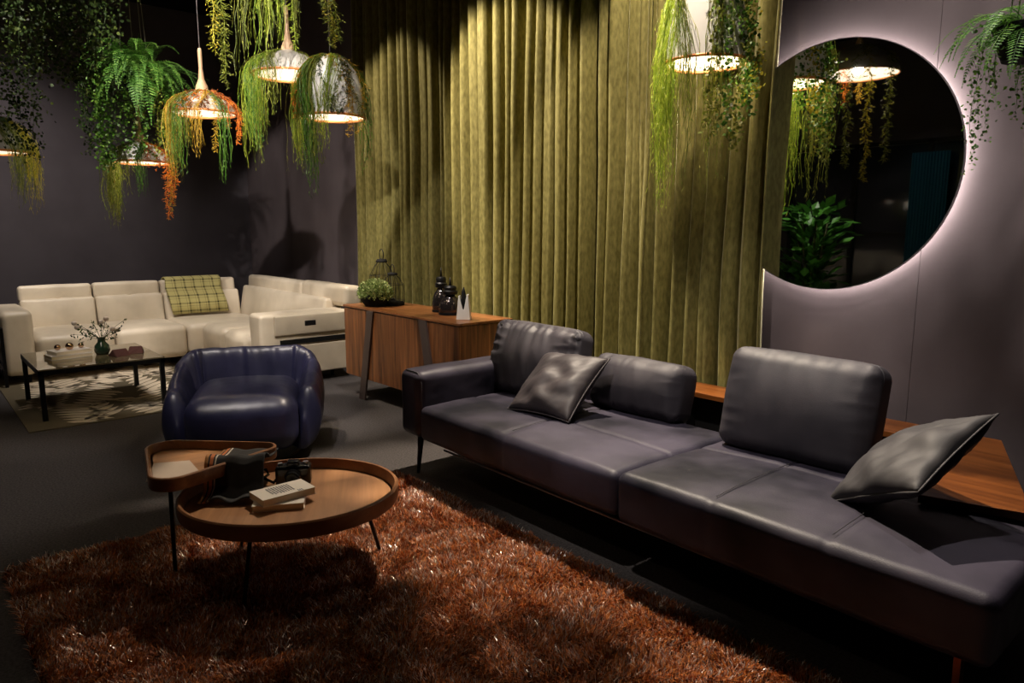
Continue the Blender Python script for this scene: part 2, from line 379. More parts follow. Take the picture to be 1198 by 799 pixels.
# ---------------------------------------------------------------- shag rug
RX0, RX1, RY0, RY1 = -3.55, -0.45, 0.22, 2.13
rug = thing('shag_rug', 'rust orange shaggy rug with silvery glints under the wooden tables', 'rug', ((RX0 + RX1) / 2, (RY0 + RY1) / 2, 0))
b = MB().box((0, 0, 0.006), ((RX1 - RX0) / 2, (RY1 - RY0) / 2, 0.005)); b.build('rug_backing', mat('rug_backing', (0.05, 0.015, 0.008), 0.95), rug, smooth=False)
rust = islandmat('rust_pile', [(0, (0.04, 0.007, 0.002)), (0.35, (0.26, 0.058, 0.009)), (0.8, (0.56, 0.165, 0.026)), (1, (0.66, 0.25, 0.06))], 0.45, 0.5)
glint = mat('silver_thread', (0.95, 0.82, 0.74), 0.36, 0.9)
def pile(x0, x1, y0, y1, count, seed, hgt=0.036, wid=0.0019, parent=None, ox=0, oy=0):
    r_ = np.random.default_rng(seed)
    x = r_.uniform(x0, x1, count); y = r_.uniform(y0, y1, count)
    gx, gy = 130, 90     # smooth direction field, so that tufts lean together
    gr = np.array([[noise.noise(Vector((i * .11, j * .11, 1.3))) for j in range(gy)] for i in range(gx)])
    gh = np.array([[noise.noise(Vector((i * .23, j * .23, 8.3))) for j in range(gy)] for i in range(gx)])
    ii = ((x - x0) / (x1 - x0) * (gx - 1)).astype(int); jj = ((y - y0) / (y1 - y0) * (gy - 1)).astype(int)
    a = gr[ii, jj] * 7 + r_.normal(0, 1.1, count)
    Lh = hgt * r_.uniform(.7, 1.25, count) * (1 + .35 * gh[ii, jj]); lean = r_.uniform(.2, 1, count)
    g_ = r_.random(count) < .15
    w_ = wid * r_.uniform(.7, 1.3, count) * np.where(g_, .65, 1)
    dx, dy = np.cos(a), np.sin(a); px, py = -dy * w_, dx * w_
    zt = Lh * np.sqrt(np.maximum(.05, 1 - (lean * .75) ** 2)) * np.where(g_, 1.16, 1)
    X, Y = x - ox, y - oy; k = Lh * lean; Z = np.full(count, .008)
    V_ = np.stack([np.stack(c, 1) for c in ((X - px, Y - py, Z), (X + px, Y + py, Z), (X + dx * k * .35 + px, Y + dy * k * .35 + py, zt * .72),
                   (X + dx * k * .35 - px, Y + dy * k * .35 - py, zt * .72), (X + dx * k, Y + dy * k, zt))], 1).reshape(-1, 3)
    o_ = (np.arange(count) * 5)[:, None]
    loops = (np.array([0, 1, 2, 3, 3, 2, 4])[None] + o_).ravel().astype(np.int32)
    me = bpy.data.meshes.new('pile'); me.vertices.add(count * 5); me.vertices.foreach_set('co', V_.ravel().astype(np.float32))
    me.loops.add(count * 7); me.loops.foreach_set('vertex_index', loops)
    me.polygons.add(count * 2)
    st = (np.array([0, 4])[None] + (np.arange(count) * 7)[:, None]).ravel().astype(np.int32); me.polygons.foreach_set('loop_start', st)
    me.materials.append(rust); me.materials.append(glint)
    me.polygons.foreach_set('material_index', np.repeat(g_.astype(np.int32), 2)); me.update(calc_edges=True)
    o = bpy.data.objects.new('pile', me); COL.objects.link(o); o.parent = parent; o['kind'] = 'stuff'; return o
cx, cy = (RX0 + RX1) / 2, (RY0 + RY1) / 2
pile(RX0 - 0.005, RX1, RY0 - 0.005, RY1 + 0.005, 380000, 5, parent=rug, ox=cx, oy=cy)

# ---------------------------------------------------------------- leather sofa
def seams(lines, depth=0.006, wdt=0.010):
    """grooves at given (axis, value) only where the surface faces up or forward"""
    def d(p, n):
        s = 0
        for ax_, val, lo, hi, oa in lines:
            if lo <= p[oa] <= hi: s -= depth * math.exp(-((p[ax_] - val) / wdt) ** 2)
        return s
    return d
def leather_disp(seed, amp=0.004, f=4, sl=None, fine=0.0015):
    def d(p, n):
        v = amp * N(p, f, seed) + fine * N(p, f * 5, seed)
        if sl: v += sl(p, n)
        return v
    return d
sofa = thing('leather_sofa', 'long dark leather modular sofa standing beside the rust rug', 'sofa', (-2.1, 2.7, 0))
def L(p): return (p[0] + 2.1, p[1] - 2.7, p[2])
def seat_mod(name, x0, x1, y0, y1, z0, z1, xseams, yseams, seed):
    hx, hy, hz = (x1 - x0) / 2, (y1 - y0) / 2, (z1 - z0) / 2; cx_, cy_ = (x0 + x1) / 2, (y0 + y1) / 2
    ln = [(0, v - cx_, -9, 9, 1) for v in xseams] + [(1, v - cy_, -9, 9, 0) for v in yseams]
    b = MB(); b.rbox((0, 0, 0), (hx, hy, hz), 0.040, (0.004, 0.008, 0.020), 64, leather_disp(seed, 0.006, 3, seams(ln, 0.007, 0.012)))
    o = b.build(name, M['leather'], sofa, loc=L((cx_, cy_, (z0 + z1) / 2)))
    # stitched seam threads
    t = MB()
    for v in xseams: t.tube([(v - cx_ + 0.01 * math.sin(k * .8) * 0, -hy + 0.02 + (2 * hy - 0.04) * k / 16, hz + 0.0135 + 0.019 * (1 - (2 * k / 16 - 1) ** 2) * (1 - ((v - cx_) / hx) ** 2) - 0.009) for k in range(1, 16)], 0.0016, 5)
    if xseams: t.build('seam', M['thread'], o)
    return o
seat_mod('seat', -3.36, -1.885, 2.17, 3.05, 0.245, 0.445, [-2.62], [2.56], 1)
seat_mod('seat', -1.875, -0.515, 2.16, 2.98, 0.235, 0.455, [-1.44, -1.0], [2.72], 2)
# left arm: L shaped panel running back
b = MB(); b.rbox((0, 0, 0), (0.105, 0.45, 0.195), 0.05, (0.006, 0, 0.004), 22, leather_disp(4, 0.004, 4))
arm = b.build('armrest', M['leather'], sofa, loc=L((-3.475, 2.63, 0.44)))
b = MB()
pts = []
for k in range(13):
    a = PI / 2 * k / 12; pts.append((-0.105 + 0.05 - 0.05 * math.sin(PI / 2 - a) + 0.0, -0.447, 0))
b.tube([(0.098, -0.42, -0.17), (0.101, -0.425, 0.13), (0.085, -0.425, 0.172), (0.06, -0.425, 0.190), (-0.05, -0.425, 0.192), (-0.088, -0.42, 0.172), (-0.1, -0.42, 0.13), (-0.1, -0.42, -0.17)], 0.0035, 6)
b.build('arm_piping', M['piping'], arm)
# rear low back frame
b = MB(); b.rbox((0, 0, 0), (0.62, 0.05, 0.14), 0.04, (0, 0.004, 0.003), 10, leather_disp(8)); b.build('back_frame', M['leather'], sofa, loc=L((-2.95, 3.09, 0.39)))
# base frame and rail
b = MB(); b.box((0, 0, 0), (1.33, 0.34, 0.018)); b.build('base_frame', M['blackmatte'], sofa, smooth=False, loc=L((-1.98, 2.68, 0.222)))
b = MB(); b.tube([(-1.22, 0, 0), (1.30, 0, 0)], 0.006, 8); b.build('front_rail', M['gunmetal'], sofa, loc=L((-1.98, 2.235, 0.214)))
def sofa_leg(x, y, sx, m_=None, h=0.25):
    b = MB(); b.tube([(0, 0, h), (sx * 0.01, -0.003, h * 0.6), (sx * 0.028, -0.008, 0.0)], [0.022, 0.016, 0.009], 12)
    b.build('leg', m_ or M['black'], sofa, loc=L((x, y, 0.0)))
sofa_leg(-3.47, 2.26, -1); sofa_leg(-3.47, 2.98, -1); sofa_leg(-0.66, 2.98, 0, M['copper'], 0.235)
b = MB(); b.box((0, 0, 0.118), (0.010, 0.018, 0.118)); b.build('leg', M['copper'], sofa, smooth=False, loc=L((-0.63, 2.3, 0)), label='copper toned flat leg')
sofa_leg(-1.9, 2.9, 0)

def back_cushion(name, label, c, half, tilt, yaw, seed, m_, wr=0.010, group='loose back cushions of the leather sofa', vert=1.0):
    rot_ = R3(yaw, 'Z') @ R3(tilt, 'X')
    def d(p, n):
        e = 0.006 * N(p, 5, seed)
        if n[1] < -0.55:
            # pulls running in from the edges
            ex = abs(p[0]) / half[0]; ez = abs(p[2]) / half[2]
            e += wr * abs(noise.noise(Vector((p[0] * 15 + seed + p[2] * 2, 0, p[2] * 3.5)))) * (0.25 + 0.75 * smooth((ez - 0.05) / 0.9)) * vert * -1
            e += wr * 0.7 * -abs(noise.noise(Vector((p[0] * 3.2, seed, p[2] * 17)))) * smooth((ex - 0.45) / 0.55)
        return e
    b = MB(); b.rbox((0, 0, 0), half, 0.055, (0.010, 0.055, 0.012), 44, d, None)
    o = b.build(name, m_); o.location = c; o.rotation_euler = rot_.to_euler()
    tag(o, label, 'cushion', group)
    t = MB(); hx, hz = half[0] + 0.001, half[2] + 0.001; r = 0.055; pts = []
    for (sx, sz, a0) in ((1, 1, 0), (-1, 1, PI / 2), (-1, -1, PI), (1, -1, 1.5 * PI)):
        for k in range(6):
            a = a0 + PI / 2 * k / 5; pts.append((sx * (hx - r) + r * math.cos(a), -half[1] * 0.40, sz * (hz - r) + r * math.sin(a)))
    t.tube(pts, 0.0042, 6, closed=True)
    t.build('piping', M['piping'], o); return o
back_cushion('back_cushion', 'tall wrinkled dark leather cushion at the armrest end of the sofa', (-3.11, 2.86, 0.66), (0.365, 0.085, 0.215), math.radians(-14), 0, 11, M['cushion_leather'], 0.048)
back_cushion('back_cushion', 'lower dark leather cushion in the middle of the sofa', (-2.46, 3.03, 0.588), (0.30, 0.09, 0.148), math.radians(-14), 0, 23, M['cushion_leather'], 0.014)
back_cushion('back_cushion', 'tall smooth dark leather cushion at the open right end of the sofa', (-1.50, 2.93, 0.675), (0.335, 0.085, 0.225), math.radians(-15), 0, 37, M['cushion_leather'], 0.008)

def throw_pillow(name, label, c, size, th, rot_, m_, seed, wr=0.026):
    n = 34; b = MB(); vs = []; fs = []
    for side in (1, -1):
        o0 = len(vs)
        for j in range(n + 1):
            for i in range(n + 1):
                u = 2 * i / n - 1; v = 2 * j / n - 1
                k = 1 - 0.075 * (1 - v * v) * abs(u) ** 3; k2 = 1 - 0.075 * (1 - u * u) * abs(v) ** 3
                x = u * size[0] * k; z = v * size[1] * k2
                t = th * ((1 - u ** 2) * (1 - v ** 2)) ** 0.42 if abs(u) < 1 and abs(v) < 1 else 0
                w_ = 0
                if t > 0:
                    d = abs(u * v)
                    w_ = wr * noise.noise(Vector((u * 2.2 + seed, v * 2.2, side))) * (t / th)
                    w_ -= wr * 0.9 * abs(noise.noise(Vector(((u - v) * 5.5, seed, (u + v) * 1.2)))) * (t / th) * (0.35 + d)
                vs.append((x, side * (t + w_), z))
        for j in range(n):
            for i in range(n):
                q = (o0 + j * (n + 1) + i, o0 + j * (n + 1) + i + 1, o0 + (j + 1) * (n + 1) + i + 1, o0 + (j + 1) * (n + 1) + i)
                fs.append(q if side < 0 else tuple(reversed(q)))
    b.add(vs, fs); o = b.build(name, m_)
    bm = bmesh.new(); bm.from_mesh(o.data); bmesh.ops.remove_doubles(bm, verts=bm.verts, dist=0.0004); bm.to_mesh(o.data); bm.free()
    for p in o.data.polygons: p.use_smooth = True
    o.location = c; o.rotation_euler = rot_.to_euler(); tag(o, label, 'cushion')
    t = MB(); pts = []
    for k in range(4 * 16):
        s_, q = divmod(k, 16); a = 2 * q / 16 - 1
        u, v = [(a, -1), (1, a), (-a, 1), (-1, -a)][s_]
        kk = 1 - 0.075 * (1 - v * v) * abs(u) ** 3; k2 = 1 - 0.075 * (1 - u * u) * abs(v) ** 3
        pts.append((u * size[0] * kk, 0, v * size[1] * k2))
    t.tube(pts, 0.0045, 6, closed=True); t.build('piping', m_, o); return o
throw_pillow('throw_pillow', 'small dusky brown leather pillow slumped against the wrinkled cushion', (-2.731, 2.662, 0.61), (0.22, 0.22), 0.085,
             R3(math.radians(2.8), 'Z') @ R3(math.radians(-50), 'X') @ R3(math.radians(-2), 'Y'), M['brown_leather'], 3)
throw_pillow('throw_pillow', 'grey leather pillow leaning on the wooden shelf at the right end of the sofa', (-0.94, 2.63, 0.64), (0.225, 0.225), 0.075,
             R3(math.radians(-62.6), 'Z') @ R3(math.radians(-52), 'X') @ R3(math.radians(-43.6), 'Y'), M['grey_leather'], 9, 0.024)

# wooden shelf behind the sofa
sh = thing('sofa_shelf', 'red brown walnut shelf running behind the leather sofa and widening at its right end', 'shelf', (-1.6, 3.4, 0))
b = MB(); poly = [(-1.0, 0.02), (0.42, 0.02), (0.42, -0.38), (0.64, -0.72), (0.98, -0.66), (0.64, 0.32), (-1.0, 0.32)]
poly = [(-1.0, 0.06), (0.33, 0.06), (0.60, -0.36), (0.68, -0.70), (1.00, -0.60), (0.66, 0.30), (-1.0, 0.30)]
b.prism(poly, 0.475, 0.505); b.build('shelf_top', M['shelfwood'], sh, smooth=False, bevel=0.003)
b = MB(); b.box((-0.17, 0.2, 0.24), (0.8, 0.012, 0.23)); b.box((0.76, -0.30, 0.24), (0.012, 0.33, 0.23), rot=R3(0.34, 'Z')); b.box((-0.9, 0.2, 0.24), (0.012, 0.1, 0.24))
b.build('support_panel', M['blackmatte'], sh, smooth=False)

# ---------------------------------------------------------------- navy tub chair
tub = thing('tub_armchair', 'navy blue leather tub armchair behind the wooden tables', 'armchair', (-4.62, 1.66, 0), -YAW + math.radians(15))   # local +X faces out of the chair
def tub_path():
    """open rounded U seen from above, outer line, from the right arm front round the back to the left arm front"""
    pts = []; hw, xb, xf, rc = 0.475, -0.40, 0.36, 0.20
    for k in range(26): pts.append((xf + (xb + rc - xf) * k / 26, -hw - 0.0 + 0.045 * (1 - k / 26) ** 2))
    for k in range(24): a = -PI / 2 - PI / 2 * k / 24; pts.append((xb + rc + rc * math.cos(a), -hw + rc + rc * math.sin(a)))
    for k in range(31): pts.append((xb - 0.02 * math.sin(PI * k / 30), -hw + rc + (2 * hw - 2 * rc) * k / 30))
    h_ = [(x, -y) for x, y in pts[:50]]; return pts + h_[::-1]
def tub_shell():
    P_ = tub_path(); n = len(P_); sec = []
    # section: (inward offset, relative height)
    prof = [(0.075, .0), (0.03, .04), (0.0, .16), (-.022, .40), (-.022, .62), (-.005, .82), (0.012, .93), (0.030, .985), (0.052, 1.0), (0.076, .985), (0.094, .94), (0.108, .86), (0.125, .74), (0.145, .60), (0.175, .45), (0.20, .30), (0.20, .10), (0.17, .0)]
    ns = len(prof); vs = []; fs = []
    for i, (x, y) in enumerate(P_):
        a = Vector(P_[max(0, i - 1)]); c = Vector(P_[min(n - 1, i + 1)]); t = (c - a).normalized(); inn = Vector((t.y, -t.x))
        u = abs(2 * i / (n - 1) - 1)                       # 0 at back centre, 1 at the arm fronts
        H = 0.635 - 0.17 * min(1, max(0, (u - 0.36) / 0.5)) - 0.20 * smooth((u - 0.90) / 0.10) ** 1.5
        sgn = (2 * i / (n - 1) - 1)
        for (d, zr) in prof:
            z = 0.07 + (H - 0.07) * zr
            endk = 1 - smooth((u - 0.93) / 0.07)
            dd = 0.075 + (d - 0.075) * (0.30 + 0.70 * endk)
            f = 0.0
            if zr > .35:
                pl_ = sum(w_ * math.exp(-(((sgn - c_) * 26) ** 2)) for c_, w_ in ((0.0, 1), (0.085, .8), (-0.10, .6), (0.19, .4), (-.34, .9), (.34, .9)))
                if d > 0.04: f += 0.016 * pl_
                f += 0.010 * noise.noise(Vector((sgn * 15, z * 2.5, 4))) + 0.006 * noise.noise(Vector((sgn * 34 + z * 5, z * 4, 9)))
            dd += f
            q = Vector((x, y)) + inn * dd
            vs.append((q.x, q.y, z + (0.008 * noise.noise(Vector((sgn * 12, 3, 2))) if zr > .8 else 0)))
    for i in range(n - 1):
        for j in range(ns): fs.append((i * ns + j, i * ns + (j + 1) % ns, (i + 1) * ns + (j + 1) % ns, (i + 1) * ns + j))
    fs.append(tuple(range(ns - 1, -1, -1))); fs.append(tuple((n - 1) * ns + j for j in range(ns)))
    b = MB(); b.add(vs, fs); return b
so = tub_shell().build('shell', M['navy'], tub)
sd = so.modifiers.new('sub', 'SUBSURF'); sd.levels = 1; sd.render_levels = 1
# raised seam along the shell top
b = MB(); pts = []
P_ = tub_path()
b = MB(); b.rbox((0, 0, 0), (0.375, 0.325, 0.165), 0.10, (0.035, 0.01, 0.045), 30, leather_disp(6, 0.005, 4)); b.build('seat', M['navy'], tub, loc=(0.06, 0, 0.262))
b = MB(); b.lathe([(0.0, 0.0), (0.33, 0.0), (0.335, 0.006), (0.33, 0.014), (0.05, 0.02), (0.05, 0.09), (0, 0.09)], n=48); b.build('base', M['black'], tub, autos=40, loc=(0.05, 0, 0))

# ---------------------------------------------------------------- wooden tray tables
rt = thing('round_coffee_table', 'round oak tray coffee table on the rust rug', 'coffee table', (-2.775, 1.16, 0), math.radians(60))
OV = 0.885     # the tray is slightly oval
def tray_top(poly_fn, r_out, z, n=96, rim=0.045, t=0.014):
    """outline function gives unit outline; returns floor + rim meshes"""
    b = MB(); ring = []
    prof = [(1.0, -0.0), (1.0, rim), (1.0 - t / r_out, rim), (1.0 - t / r_out, 0.014), (0, 0.014)]
    return b
def round_top():
    R_ = 0.44
    f = MB(); f.lathe([(0, 0.318), (R_ - .012, 0.318), (R_ - .012, 0.334), (0, 0.334)], n=96); f.v = [(x, y * OV, z) for x, y, z in f.v]; f.build('tray_floor', M['oak'], rt, autos=30)
    r = MB(); r.lathe([(R_ - .03, 0.312), (R_ - .006, 0.313), (R_, 0.322), (R_ + .002, 0.374), (R_ - .004, 0.380), (R_ - .014, 0.379), (R_ - .018, 0.366), (R_ - .024, 0.334), (R_ - .03, 0.334)], n=96)
    r.v = [(x, y * OV, z) for x, y, z in r.v]; r.build('rim', M['oak_rim'], rt, autos=40)
round_top()
for a in (15, 135, 245):
    a = math.radians(a); c_, s_ = math.cos(a), math.sin(a)
    b = MB(); b.tube([(0.29 * c_, 0.27 * s_, 0.318), (0.375 * c_, 0.34 * s_, 0.0)], 0.008, 10); b.build('leg', M['black'], rt)
def round_poly(pts, rs, n=10):
    out = []; k = len(pts)
    for i in range(k):
        p0, p1, p2 = Vector(pts[i - 1]), Vector(pts[i]), Vector(pts[(i + 1) % k])
        d1 = (p0 - p1).normalized(); d2 = (p2 - p1).normalized(); ang = d1.angle(d2); dist = rs[i] / math.tan(ang / 2)
        bis = (d1 + d2).normalized(); c = p1 + bis * (rs[i] / math.sin(ang / 2))
        a = p1 + d1 * dist; e = p1 + d2 * dist; va, ve = a - c, e - c
        for j in range(n + 1):
            v = (va * (1 - j / n) + ve * (j / n)).normalized() * rs[i]; out.append(c + v)
    return out
def offset(poly, d):
    k = len(poly); out = []
    cen = sum(poly, Vector((0, 0))) / k
    for i in range(k):
        t = (poly[(i + 1) % k] - poly[i - 1]).normalized(); nrm = Vector((t.y, -t.x))
        if nrm.dot(poly[i] - cen) < 0: nrm = -nrm
        out.append(poly[i] - nrm * d)
    return out
TR = thing('triangular_side_table', 'rounded triangular oak tray table overlapping the round table', 'side table', (-3.16, 0.91, 0))
tp = round_poly([(0.30, -0.27), (-0.40, -0.12), (0.10, 0.38)], [0.09, 0.10, 0.07])
ZT = 0.43
f = MB(); f.prism([tuple(p) for p in offset(tp, 0.012)], ZT, ZT + 0.014); f.build('tray_floor', M['oak'], TR, smooth=False)
r = MB(); prof = [(0.03, ZT - .004), (0.004, ZT - .004), (0, ZT + .004), (0, ZT + .048), (0.004, ZT + .052), (0.012, ZT + .052), (0.016, ZT + .046), (0.022, ZT + .014), (0.03, ZT + .014)]
loops = [offset(tp, d) for d, z in prof]; vs = []; fs = []; K = len(tp)
for lp, (d, z) in zip(loops, prof): vs += [(p.x, p.y, z) for p in lp]
for i in range(len(prof) - 1):
    for j in range(K): fs.append((i * K + j, i * K + (j + 1) % K, (i + 1) * K + (j + 1) % K, (i + 1) * K + j))
r.add(vs, fs); r.build('rim', M['oak_rim'], TR, autos=40)
for (x, y, fx, fy) in ((0.14, -0.155, 0.10, -0.15), (-0.225, -0.06, -0.24, -0.06), (0.06, 0.20, 0.07, 0.25)):
    b = MB(); b.tube([(x, y, ZT), (fx, fy, 0)], 0.0085, 10); b.build('leg', M['black'], TR)

# books on the round table
def book(name, label, c, rz, half, seed, text=True, tilt=0):
    o = thing(name, label, 'book', c, rz, None)
    if tilt: o.rotation_euler = (tilt, 0, rz)
    hx, hy, hz = half
    b = MB(); b.box((0.002, 0, 0), (hx - .004, hy - .003, hz - .0015)); b.build('pages', M['paper'], o, smooth=False)
    b = MB(); b.box((0, 0, hz), (hx, hy, 0.0012)); b.box((0, 0, -hz), (hx, hy, 0.0012)); b.box((-hx + .001, 0, 0), (0.0012, hy, hz)); cv = b.build('cover', M['cover'], o, smooth=False)
    if text:
        rnd = random.Random(seed); t = MB()
        for k in range(9):          # block of small print
            y = 0.045 - k * 0.011; x = -0.045
            while x < 0.03:
                w_ = rnd.uniform(0.004, 0.011); t.box((x + w_ / 2 - 0.0, y - 0.01, hz + .0016), (w_ / 2, 0.0032, 0.0003)); x += w_ + rnd.uniform(0.002, 0.005)
        for k in range(3):
            t.box((0.052, 0.06 - k * 0.008, hz + .0016), (0.010, 0.0018, 0.0003))
        t.build('cover_print', M['ink'], cv, smooth=False)
    return o
book('book', 'cream paperback lying lowest on the round table', (-2.73, 1.09, 0.3475), math.radians(-28), (0.066, 0.100, 0.012), 1, False)
book('book', 'cream paperback with a dark printed block on its cover, on top of the other', (-2.75, 1.113, 0.3745), math.radians(2), (0.066, 0.1125, 0.0135), 2)
# beige card on the side table
b = MB(); vs = [(-0.10, -0.09, 0.0), (0.10, -0.10, 0), (0.06, 0.10, 0.0), (-0.09, 0.05, 0)]
vs = vs + [(x, y, 0.0015 + (0.012 if i in (0, 3) else 0)) for i, (x, y, z) in enumerate(vs)]
b.add(vs, [(3, 2, 1, 0), (4, 5, 6, 7), (0, 1, 5, 4), (1, 2, 6, 5), (2, 3, 7, 6), (3, 0, 4, 7)])
o = b.build('beige_card', M['card'], smooth=False); o.location = (-3.10, 0.80, ZT + 0.0145); o.rotation_euler = (0, 0, math.radians(-20)); tag(o, 'blank beige card lying in the triangular tray table', 'card')
# striped cloth draped over the tray rim
def cloth():
    path = [(-0.20, 0.465), (-0.14, 0.462), (-0.06, 0.455), (-0.02, 0.472), (0.025, 0.492), (0.055, 0.485), (0.075, 0.45), (0.085, 0.40), (0.105, 0.365), (0.15, 0.350), (0.20, 0.346)]
    path = [(-0.20, 0.452), (-0.12, 0.450), (-0.06, 0.455), (-0.02, 0.480), (0.01, 0.490), (0.030, 0.488), (0.052, 0.465), (0.062, 0.42), (0.075, 0.375), (0.11, 0.352), (0.16, 0.345)]
    n = 40; W2 = 0.12; vs = []; fs = []; mi = []
    def P_(t):
        x = t * (len(path) - 1); i = min(int(x), len(path) - 2); f_ = x - i
        return path[i][0] * (1 - f_) + path[i + 1][0] * f_, path[i][1] * (1 - f_) + path[i + 1][1] * f_
    for i in range(n + 1):
        a, z = P_(i / n)
        for j in range(n + 1):
            v = -W2 + 2 * W2 * j / n
            zz = z + 0.009 * (1 + math.sin(v * 55 + i * 0.10)) * (0.4 + 0.6 * (i / n)) ; aa = a + 0.008 * math.sin(v * 40 + 1)
            vs.append((aa, v, zz))
    for i in range(n):
        for j in range(n):
            fs.append((i * (n + 1) + j, (i + 1) * (n + 1) + j, (i + 1) * (n + 1) + j + 1, i * (n + 1) + j + 1))
            mi.append({0: 1, 1: 1, 2: 0, 3: 2, 4: 2, 5: 0, 6: 3}.get(j, 0))
    b = MB(); b.v = vs; b.f = fs; b.mi = mi
    o = b.build('draped_cloth', [mat('dark_wool', (0.028, 0.026, 0.025), 0.9), mat('tan_band', (0.45, 0.20, 0.06), 0.8), mat('orange_band', (0.55, 0.16, 0.04), 0.8), mat('cream_band', (0.6, 0.52, 0.42), 0.8)])
    s_ = o.modifiers.new('s', 'SOLIDIFY'); s_.thickness = 0.006; s_.offset = 1
    o.location = (-2.985, 1.02, 0.0); o.rotation_euler = (0, 0, math.radians(-36))
    tag(o, 'dark cloth with tan and orange bands draped from the tray table onto the round table', 'cloth')
cloth()
# black camera behind the books
ck = thing('black_camera', 'glossy black camera lying on the round table behind the books', 'camera', (-2.93, 1.24, 0.334), math.radians(-30))
gl = mat('glossy_black', (0.012, 0.012, 0.014), 0.18, 0, 0.6)
b = MB(); b.rbox((0, 0, 0.045), (0.035, 0.075, 0.042), 0.012, (0.003, 0, 0.003), 6); b.rbox((0, 0, 0.092), (0.024, 0.026, 0.014), 0.008, (0, 0, 0), 4); b.build('body', gl, ck)
b = MB(); b.lathe([(0.0, 0), (0.033, 0), (0.034, 0.02), (0.030, 0.024), (0.031, 0.05), (0.026, 0.052), (0.024, 0.042), (0, 0.040)], n=28); b.v = [(z + 0.034, y, x * 1.0 + 0.045) for x, y, z in b.v]; b.build('lens', gl, ck, autos=40)
b = MB(); b.lathe([(0, 0), (0.012, 0), (0.012, 0.012), (0, 0.012)], c=(0, 0.052, 0.087), n=16); b.build('dial', M['gunmetal'], ck, autos=30); b = MB(); b.lathe([(0, 0), (0.010, 0), (0.010, 0.010), (0, 0.010)], c=(0, -0.055, 0.087), n=16); b.build('dial', M['gunmetal'], ck, autos=30)
b = MB(); pts = [(-0.0 + 0.05 * math.sin(k * 0.9) - 0.03, -0.075 - 0.012 * k + 0.03 * math.sin(k * 1.3), 0.06 * abs(math.cos(k * 0.7)) * (1 - k / 16) + 0.006) for k in range(15)]
b.tube(pts, 0.007, 6); b.build('strap', gl, ck)

# ---------------------------------------------------------------- sideboard
sb = thing('sideboard', 'walnut sideboard with slanted metal legs in front of the curtain', 'sideboard', (-4.83, 3.165, 0))
b = MB(); b.box((0, 0.012, 0.475), (0.845, 0.233, 0.295)); b.build('body', M['walnut'], sb, smooth=False, bevel=0.003)
b = MB(); b.box((0, 0, 0.781), (0.85, 0.245, 0.009)); b.build('top', M['walnut_top'], sb, smooth=False, bevel=0.003)
for x0, x1 in ((-0.842, -0.47), (-0.466, 0.385), (0.389, 0.842)):
    b = MB(); b.box(((x0 + x1) / 2, -0.228, 0.475), ((x1 - x0) / 2, 0.010, 0.292)); b.build('door', M['walnut'], sb, smooth=False, bevel=0.002)
for xt, xb in ((-0.37, -0.55), (0.395, 0.56)):
    for yy in (-0.246, 0.238):
        b = MB(); vs = []
        for (x, z) in ((xb, 0), (xt, 0.772)):
            for dx, dy in ((-.048, -.008), (.048, -.008), (.048, .008), (-.048, .008)): vs.append((x + dx, yy + dy, z))
        b.add(vs, [(3, 2, 1, 0), (4, 5, 6, 7), (0, 1, 5, 4), (1, 2, 6, 5), (2, 3, 7, 6), (3, 0, 4, 7)]); b.build('leg', M['bronze'], sb, smooth=False, bevel=0.001)
# lanterns: wire bell with a handle ring
def lantern(label, c, r, h, plant=True):
    o = thing('wire_lantern', label, 'lantern', c, 0, 'black wire lanterns on the sideboard')
    prof = [(r * .92, 0.0), (r, h * .12), (r * 1.02, h * .35), (r * .92, h * .52), (r * .62, h * .68), (r * .30, h * .76), (r * .26, h * .80)]
    b = MB()
    for k in range(8):
        a = 2 * PI * k / 8; b.tube([(q * math.cos(a), q * math.sin(a), z) for q, z in prof], 0.0022, 5)
    for q, z in (prof[1], prof[3]): b.tube([(q * math.cos(a), q * math.sin(a), z) for a in [2 * PI * i / 28 for i in range(28)]], 0.0022, 5, closed=True)
    b.build('cage', M['black'], o)
    b = MB(); b.lathe([(0, h * .83), (r * .34, h * .82), (r * .44, h * .785), (r * .42, h * .76), (0, h * .76)], n=24); b.build('cap', M['blackmatte'], o, autos=40)
    b = MB(); b.tube([(r * .30 * math.cos(a), 0, h * .90 + r * .42 * math.sin(a)) for a in [2 * PI * i / 24 for i in range(24)]], 0.004, 6, closed=True); b.build('handle', M['black'], o)
    b = MB(); b.lathe([(0, 0), (r * .95, 0), (r * .98, h * .05), (r * .9, h * .09), (0, h * .09)], n=28); b.build('tray', M['blackmatte'], o, autos=40)
lantern('taller black wire lantern with a ring handle beside the wall edge of the curtain', (-5.55, 3.24, 0.79), 0.115, 0.47)
lantern('shorter black wire lantern beside the taller one on the sideboard', (-5.34, 3.22, 0.79), 0.10, 0.34)

